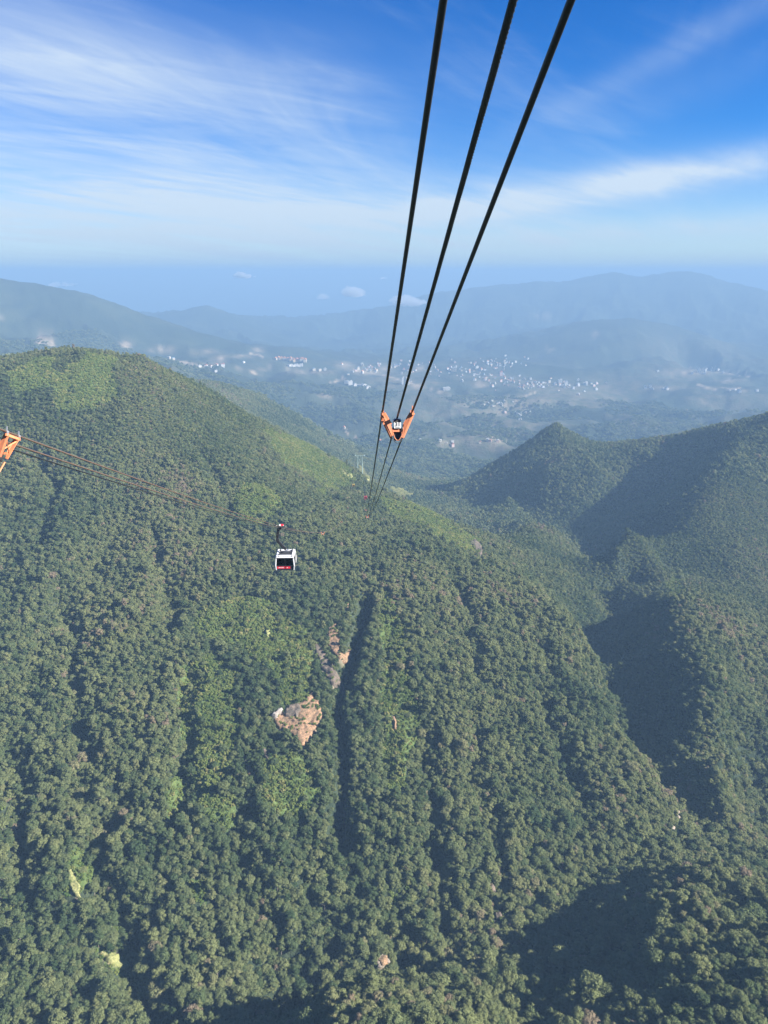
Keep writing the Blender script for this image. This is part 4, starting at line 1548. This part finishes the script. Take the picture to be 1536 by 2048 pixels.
cab, ccx, cbot, cln = gondola(84.5 * K, -1, M_WHITE, M_RED, "white cable car cabin with dark windows and red panels below the left cables")
gondola(538 * K, 0, M_RED, M_RED, "tiny red cabin far along the overhead line near the pylon", True)
gondola(672 * K, -1, M_YELLOW, M_YELLOW, "tiny yellow cabin far along the left line below the pylon", True)


# ------------------------------------------------------------------ people in the cabin
M_SKIN = simple_mat("skin", (0.50, 0.32, 0.23), 0.6, 0, 0.05, 6)
M_HAIR = simple_mat("dark_hair", (0.02, 0.017, 0.015), 0.6)
M_TEE = simple_mat("teal_shirt", (0.05, 0.22, 0.20), 0.8)
M_JKT = simple_mat("dark_jacket", (0.04, 0.045, 0.06), 0.8)


def person(loc, faceto, shirt, cap, label):
    """seated figure: one skinned body, clothes and hair as children"""
    root = empty("person")
    root.matrix_world = cab.matrix_world @ Matrix.Translation(loc) @ Matrix.Rotation(faceto, 4, 'Z')
    tag(root, label, "person", None)

    def skin(name, verts, edges, rad, mat, levels=2):
        me = bpy.data.meshes.new(name)
        me.from_pydata(verts, edges, [])
        me.materials.append(mat)
        o = link(name, me, root)
        md = o.modifiers.new("skin", 'SKIN')
        for i, r_ in enumerate(rad):
            me.skin_vertices[0].data[i].radius = (r_, r_)
        me.skin_vertices[0].data[0].use_root = True
        sb = o.modifiers.new("sub", 'SUBSURF')
        sb.levels = levels
        sb.render_levels = levels
        return o
    v = [(0, 0, 0.0), (0, 0, 0.20), (0, -0.02, 0.42), (0, -0.02, 0.52), (0, 0.01, 0.58), (0, 0.02, 0.68), (0, 0.01, 0.77)]
    e = [(0, 1), (1, 2), (2, 3), (3, 4), (4, 5), (5, 6)]
    r = [0.15, 0.13, 0.15, 0.07, 0.062, 0.098, 0.075]
    for a in (-1, 1):
        n = len(v)
        v += [(a * 0.09, 0.06, -0.01), (a * 0.11, 0.44, 0.0), (a * 0.11, 0.46, -0.38), (a * 0.11, 0.58, -0.42)]
        e += [(0, n), (n, n + 1), (n + 1, n + 2), (n + 2, n + 3)]
        r += [0.09, 0.065, 0.045, 0.035]
        n = len(v)
        v += [(a * 0.20, -0.02, 0.46), (a * 0.26, 0.06, 0.20), (a * 0.17, 0.28, 0.12), (a * 0.13, 0.38, 0.10)]
        e += [(2, n), (n, n + 1), (n + 1, n + 2), (n + 2, n + 3)]
        r += [0.055, 0.042, 0.032, 0.025]
    skin("body", v, e, r, M_SKIN)
    # shirt and trousers follow the body a little outside it
    sv = [(0, 0, 0.02), (0, 0, 0.20), (0, -0.02, 0.43), (0.20, -0.02, 0.47), (0.26, 0.06, 0.22), (-0.20, -0.02, 0.47), (-0.26, 0.06, 0.22)]
    skin("shirt", sv, [(0, 1), (1, 2), (2, 3), (3, 4), (2, 5), (5, 6)], [0.165, 0.15, 0.165, 0.068, 0.056, 0.068, 0.056], shirt)
    tv = [(0, 0, 0.0), (0.09, 0.07, -0.01), (0.11, 0.44, 0.0), (0.11, 0.46, -0.33), (-0.09, 0.07, -0.01), (-0.11, 0.44, 0.0), (-0.11, 0.46, -0.33)]
    skin("trousers", tv, [(0, 1), (1, 2), (2, 3), (0, 4), (4, 5), (5, 6)], [0.165, 0.105, 0.08, 0.06, 0.105, 0.08, 0.06], M_JKT)
    vv, ff = ICO2
    hv = vv * np.array([0.108, 0.115, 0.10]) + np.array([0, 0.0, 0.755])
    hv[:, 2] = np.maximum(hv[:, 2], 0.715 + 0.25 * (hv[:, 1] + 0.02))
    link("hair", np_mesh("hair", hv, ff, [M_HAIR], True), root)
    if cap:
        hv = vv * np.array([0.115, 0.122, 0.085]) + np.array([0, 0.01, 0.80])
        cap_o = link("cap", np_mesh("cap", hv, ff, [M_WHITE], True), root)
        MB().prism([(-0.09, 0.09, 0.79), (0.09, 0.09, 0.79), (0.07, 0.20, 0.775), (-0.07, 0.20, 0.775)], (0, 0, 0.012)).build("peak", M_WHITE, cap_o)
    fm = MB()
    fm.box((0, 0.118, 0.665), (0.024, 0.03, 0.045), None, 0.006)
    for a in (-1, 1):
        fm.box((a * 0.104, 0.01, 0.68), (0.02, 0.035, 0.055), None, 0.006)
    fm.build("nose_and_ears", M_SKIN, root)
    fm = MB()
    for a in (-1, 1):
        fm.box((a * 0.036, 0.108, 0.695), (0.026, 0.012, 0.012), None, 0.003)
    fm.box((0, 0.106, 0.615), (0.045, 0.010, 0.009), None, 0.003)
    fm.build("eyes_and_mouth", M_HAIR, root)


person((ccx - 1.02, -0.95, cbot + 0.53), R(-90), M_JKT, False, "person in a dark jacket seated on the white cabin's left bench")
person((ccx + 1.02, -0.90, cbot + 0.53), R(90), M_TEE, True, "person in white cap and teal shirt seated on the white cabin's right bench")


# ------------------------------------------------------------------ ropeway pylon on the ridge
def pylon():
    c0, c1 = rope_c(TOWER_Y, 0), rope_c(TOWER_Y, -1)
    mid = (c0 + c1) / 2
    gz = float(ground(np.array([mid.x]), np.array([mid.y]))[0])
    top = mid.z - 0.4
    h = top - gz
    root = empty("ropeway_pylon", (mid.x, mid.y, gz))
    tag(root, "pale green steel ropeway pylon with a wide crossbar on the ridge", "pylon")
    tw = 3.4
    for a in (-1, 1):
        MB().cyl((a * tw * 1.25, 0, -3), (a * tw, 0, h - 0.8), 0.75, 10, 0.5).build("leg", M_GREEN, root)
        MB().box((a * GAUGE / 2, 0, h - 0.1), (1.6, 7.0, 0.5), None, 0.1).build("saddle", M_GREEN, root)
        mm = MB()
        mm.bar((a * GAUGE / 2, 0, h), (a * GAUGE / 2 - a * 0.8, 0, h + 5.5), 0.25, 0.25)
        mm.build("hoist_post", M_GREEN, root)
        MB().box((a * tw * 1.25, 0, -2.2), (2.2, 2.2, 3.0), None, 0.2).build("footing", M_PALE, root)
    MB().box((0, 0, h - 1.0), (GAUGE + 3.2, 1.0, 1.0), None, 0.1).build("crossbar", M_GREEN, root)
    mm = MB()
    mm.bar((-tw * 1.1, 0, h * 0.45), (tw * 1.02, 0, h - 2.0), 0.35, 0.35)
    mm.bar((tw * 1.1, 0, h * 0.45), (-tw * 1.02, 0, h - 2.0), 0.35, 0.35)
    mm.build("brace", M_GREEN, root)
    print("pylon height", h, "at", proj(np.array([[mid.x, mid.y, gz], [mid.x, mid.y, top]])))


pylon()

# ------------------------------------------------------------------ houses of the valley town
def wall_mat(name, col):
    return simple_mat(name, col, 0.85, 0, 0.05, 0.12)


HW = [wall_mat("white_wall", (0.60, 0.59, 0.56)), wall_mat("cream_wall", (0.54, 0.48, 0.38)), wall_mat("pink_wall", (0.62, 0.45, 0.40)), wall_mat("grey_wall", (0.48, 0.49, 0.50)), wall_mat("ochre_wall", (0.66, 0.46, 0.24))]
HR = [simple_mat("red_roof", (0.42, 0.16, 0.10), 0.8), simple_mat("grey_roof", (0.30, 0.31, 0.33), 0.7), simple_mat("blue_roof", (0.20, 0.30, 0.42), 0.6), simple_mat("pale_roof", (0.50, 0.49, 0.46), 0.7), simple_mat("orange_roof", (0.60, 0.26, 0.11), 0.8)]
M_PANE = simple_mat("window_glass", (0.05, 0.06, 0.08), 0.15)
UNIT = {}


def house_parts(gable):
    """unit house: walls 1 x 1 x 1 and its roof"""
    key = 'gable' if gable else 'flat'
    if key not in UNIT:
        b = bmesh.new()
        r = bmesh.ops.create_cube(b, size=1)
        for q in b.verts:
            q.co.z += 0.5
        if not gable:
            pass
        me = bpy.data.meshes.new("walls")
        b.to_mesh(me)
        b.free()
        m = MB()
        if gable:
            m.prism([(-0.56, -0.55, 0.98), (0.56, -0.55, 0.98), (0, -0.55, 1.42)], (0, 1.10, 0))
        else:
            m.box((0, 0, 1.03), (1.06, 1.06, 0.06))
            m.box((0.2, 0.15, 1.14), (0.35, 0.4, 0.2))
        tmp = m.build("roof", HR[0])
        ro = tmp.data
        bpy.data.objects.remove(tmp)
        UNIT[key] = (me, ro)
    return UNIT[key]


def house(P, w, l, h, rz, wall, roof, gable, label, group, windows=0):
    root = empty("town_house" if windows == 0 else "apartment_block", P)
    root.rotation_euler = (0, 0, rz)
    root.scale = (w, l, h)
    tag(root, label, "house" if windows == 0 else "building", group)
    wm, rm = house_parts(gable)
    key = (wm.name, wall.name)
    if key not in UNIT:
        c = wm.copy()
        c.materials.clear()
        c.materials.append(wall)
        UNIT[key] = c
    link("walls", UNIT[key], root)
    key = (rm.name, roof.name)
    if key not in UNIT:
        c = rm.copy()
        c.materials.clear()
        c.materials.append(roof)
        UNIT[key] = c
    link("roof", UNIT[key], root)
    if windows:
        for fl in range(windows):
            m = MB()
            z0 = (fl + 0.5) / windows
            n = max(2, int(w / 5))
            for k in range(n):
                m.box(((k + 0.5) / n - 0.5, -0.504, z0), (0.5 / n, 0.012, 0.42 / windows))
            m.build("window_row", M_PANE, root)
    return root


def put_houses(spots, label, group, wcol, rcol, size, gable_p=0.6, win=0):
    pts = ray_hit([(a, b) for a, b, *_ in spots], ground, 2200, 9000, 240)
    for (a, b, *extra), P in zip(spots, pts):
        if not (2300 < P[1] < 8500):
            continue
        s = extra[0] if extra else 1.0
        w = random.uniform(*size) * s
        l = w * random.uniform(0.6, 1.3)
        h = w * random.uniform(0.55, 1.0)
        wc, rc, gb = random.choice(wcol), random.choice(rcol), random.random() < gable_p
        noun = 'house' if 'house' in label else 'building' if 'building' in label else 'hall'
        head, tail_ = label.split(noun, 1)
        size_w = 'small' if w < 11 else 'bigger' if w < 15 else 'large'
        lb = f"{size_w} {wc.name.split('_')[0]} {head}{noun} with {rc.name.split('_')[0]} {'gabled' if gb else 'flat'} roof{tail_}"
        house(Vector(P) + Vector((0, 0, -0.12 * h)), w, l, h * 1.1, random.uniform(-0.5, 0.5), wc, rc, gb, lb, group, win)


def cloud_of(cx, cy_, rx, ry, n, tilt=0.0):
    out = []
    for _ in range(n):
        x = random.gauss(0, 0.5)
        y = random.gauss(0, 0.5)
        out.append((cx + x * rx, cy_ + y * ry + tilt * x * rx))
    return out


town = cloud_of(910, 742, 110, 20, 70) + cloud_of(1000, 725, 60, 12, 40) + cloud_of(1060, 768, 100, 14, 62, 0.06) + cloud_of(980, 760, 60, 16, 22)
put_houses(town, "house in the crowded valley town", "houses of the crowded valley town", HW[:4] + [HW[0]] * 3, HR, (7, 14.5), 0.55)
put_houses(cloud_of(1150, 770, 60, 9, 18), "town house at the town's right end", "tall houses at the right end of the town", [HW[3], HW[2], HW[0]], [HR[3], HR[1]], (11, 18), 0.1)
put_houses(cloud_of(990, 808, 30, 7, 12) + cloud_of(1040, 830, 26, 10, 14), "house on the terraces below the town", "houses on the terraces below the town", [HW[0], HW[1]], [HR[1], HR[3]], (7, 12))
put_houses(cloud_of(770, 733, 50, 8, 20) + cloud_of(735, 742, 40, 6, 10), "house on the saddle behind the cables", "houses on the saddle behind the cables", [HW[1], HW[2], HW[0]], HR, (10, 18))
put_houses([(x, 719 + (x - 552) * 0.05 + random.uniform(-1, 1)) for x in range(551, 614, 6)] + [(x, 723 + random.uniform(-1, 1)) for x in range(582, 616, 7)], "resort house in the knoll's row", "orange-roofed resort row on the knoll", [HW[1], HW[0], HW[4]], [HR[4], HR[0], HR[4]], (17, 22), 0.8)
put_houses([(x, 733 + random.uniform(-1, 1)) for x in range(578, 606, 5)], "terrace house below the resort row", "white terrace below the resort row", [HW[0]], [HR[3]], (14, 19), 0.2)
put_houses([(338, 718), (346, 720), (400, 735), (412, 733), (421, 735), (433, 732), (446, 734), (432, 744), (487, 726), (640, 742), (628, 741), (650, 741)], "building on cleared ground left of the resort", "white buildings on the cleared ground", [HW[0], HW[0], HW[1]], [HR[3], HR[2], HR[0]], (12, 22), 0.4)
put_houses([(693, 768), (701, 770), (710, 772), (718, 774), (727, 776), (736, 777)], "hall left of the cables below town", "white halls left of the cables", [HW[0]], [HR[3]], (18, 28), 0.2)
put_houses([(880, 883), (905, 885), (893, 888), (960, 887), (980, 884), (712, 880), (688, 858), (905, 893), (840, 882), (1010, 826), (995, 884), (975, 882), (760, 886)], "farmhouse by the far valley road", "farmhouses by the valley road", [HW[0], HW[1], HW[2]], [HR[0], HR[3]], (8, 13))
put_houses(cloud_of(1390, 742, 70, 8, 16) + cloud_of(1330, 778, 40, 4, 6) + cloud_of(1480, 782, 30, 5, 5), "house in the haze right of the town", "scattered houses right of the town", [HW[0], HW[3]], [HR[1], HR[3]], (10, 16))


def block(px, py, w, l, h, rz, wall, roof, label, storeys):
    P = ray_hit([(px, py)], ground, 2200, 9000, 300)[0]
    house(Vector(P) + Vector((0, 0, -3)), w, l, h + 3, rz, wall, roof, False, label, None, storeys)


block(806, 768, 17, 14, 34, 0.2, HW[0], HR[3], "tall white hotel block in two parts between the cables, left tower", 6)
block(815, 768, 20, 16, 40, 0.2, HW[1], HR[3], "taller cream hotel tower between the cables, beside the white one", 7)
block(908, 743, 34, 18, 24, -0.1, HW[1], HR[3], "long yellowish hotel block above the middle of the town", 5)
block(893, 779, 40, 26, 12, 0.1, HW[0], HR[3], "low wide white hall on the front edge of the town", 2)
block(1002, 752, 18, 16, 26, 0.1, HW[2], HR[0], "pinkish tower block in the middle of the town", 5)
block(1120, 768, 22, 18, 26, 0.0, HW[0], HR[3], "big white block at the right end of the town street", 5)
block(1132, 770, 18, 16, 22, 0.1, HW[0], HR[1], "second white block beside the big one at the right end of town", 4)

# ------------------------------------------------------------------ small clouds on the haze
def cloud_mat(dens):
    m, g, out = new_mat("cloud_vapour")
    v = g.n('ShaderNodeVolumePrincipled')
    v.inputs['Color'].default_value = (0.97, 0.97, 0.98, 1)
    v.inputs['Density'].default_value = dens
    v.inputs['Anisotropy'].default_value = 0.3
    g.link(v.outputs[0], out.inputs['Volume'])
    m.cycles.homogeneous_volume = True
    return m


def cloud(px, py, D, wpx, hpx, n, dens, label, seed):
    rg = np.random.default_rng(seed)
    c = ray(px, py) * D
    sx, sz = wpx / F * D, hpx / F * D
    bm = bmesh.new()
    for k in range(n):
        t = rg.uniform(-0.5, 0.5)
        rr = sz * rg.uniform(0.3, 0.6) * (1.15 - 1.5 * abs(t))
        p = Vector((c[0] + t * sx, c[1] + rg.uniform(-0.3, 0.3) * sx, c[2] + rg.uniform(-0.15, 0.35) * sz * (1 - 1.6 * abs(t))))
        r = bmesh.ops.create_icosphere(bm, subdivisions=3, radius=1)
        ph = rg.uniform(0, 50)
        for q in r['verts']:
            d = q.co.normalized()
            nn = 1 + 0.25 * math.sin(d.x * 4 + ph) * math.cos(d.y * 5 + ph * 2) + 0.16 * math.sin(d.z * 9 + d.x * 8 + ph)
            q.co = Vector((d.x * rr * 1.5, d.y * rr * 1.5, d.z * rr * (0.9 if d.z > 0 else 0.5))) * nn + p
    me = bpy.data.meshes.new("cloud")
    bm.to_mesh(me)
    bm.free()
    me.materials.append(cloud_mat(dens))
    o = link("cloud", me)
    rm = o.modifiers.new("merge", 'REMESH')
    rm.mode = 'VOXEL'
    rm.voxel_size = max(sz, sx * 0.2) * 0.07
    tag(o, label, "cloud", "small clouds floating on the haze")


cloud(482, 554, 9000, 66, 11, 9, 0.03, "thin white cloud floating on the haze line left of the cables", 1)
cloud(705, 589, 8200, 34, 24, 8, 0.012, "small round white cloud just left of the cables", 2)
cloud(648, 597, 8400, 18, 16, 5, 0.008, "faint little cloud beside the small round white one", 3)
cloud(812, 606, 8300, 80, 24, 10, 0.010, "wide pale cloud behind the cables at the end of the right range", 4)
cloud(120, 570, 7600, 70, 12, 9, 0.006, "faint low cloud bank behind the left mountain", 5)
cloud(762, 557, 9500, 44, 6, 6, 0.015, "thin sliver of cloud on the haze line behind the cables", 6)

# ------------------------------------------------------------------ haze
def build_haze():
    m, g, out = new_mat("haze_air")
    v = g.n('ShaderNodeVolumePrincipled')
    v.inputs['Color'].default_value = (*HAZE_COL, 1)
    v.inputs['Density'].default_value = HAZE
    v.inputs['Anisotropy'].default_value = 0.0
    g.link(v.outputs[0], out.inputs['Volume'])
    m.cycles.homogeneous_volume = True
    bm = bmesh.new()
    bmesh.ops.create_cube(bm, size=1)
    me = bpy.data.meshes.new("haze")
    hx = 60000
    top, bot = max(HIGH + 3, 75.0), LOW - 5
    for q in bm.verts:
        q.co = (q.co.x * 2 * hx, q.co.y * 2 * hx, top if q.co.z > 0 else bot)
    bm.to_mesh(me)
    bm.free()
    me.materials.append(m)
    tag(link("haze", me), "pale blue morning haze filling the valley air", None, None, 'stuff')


build_haze()
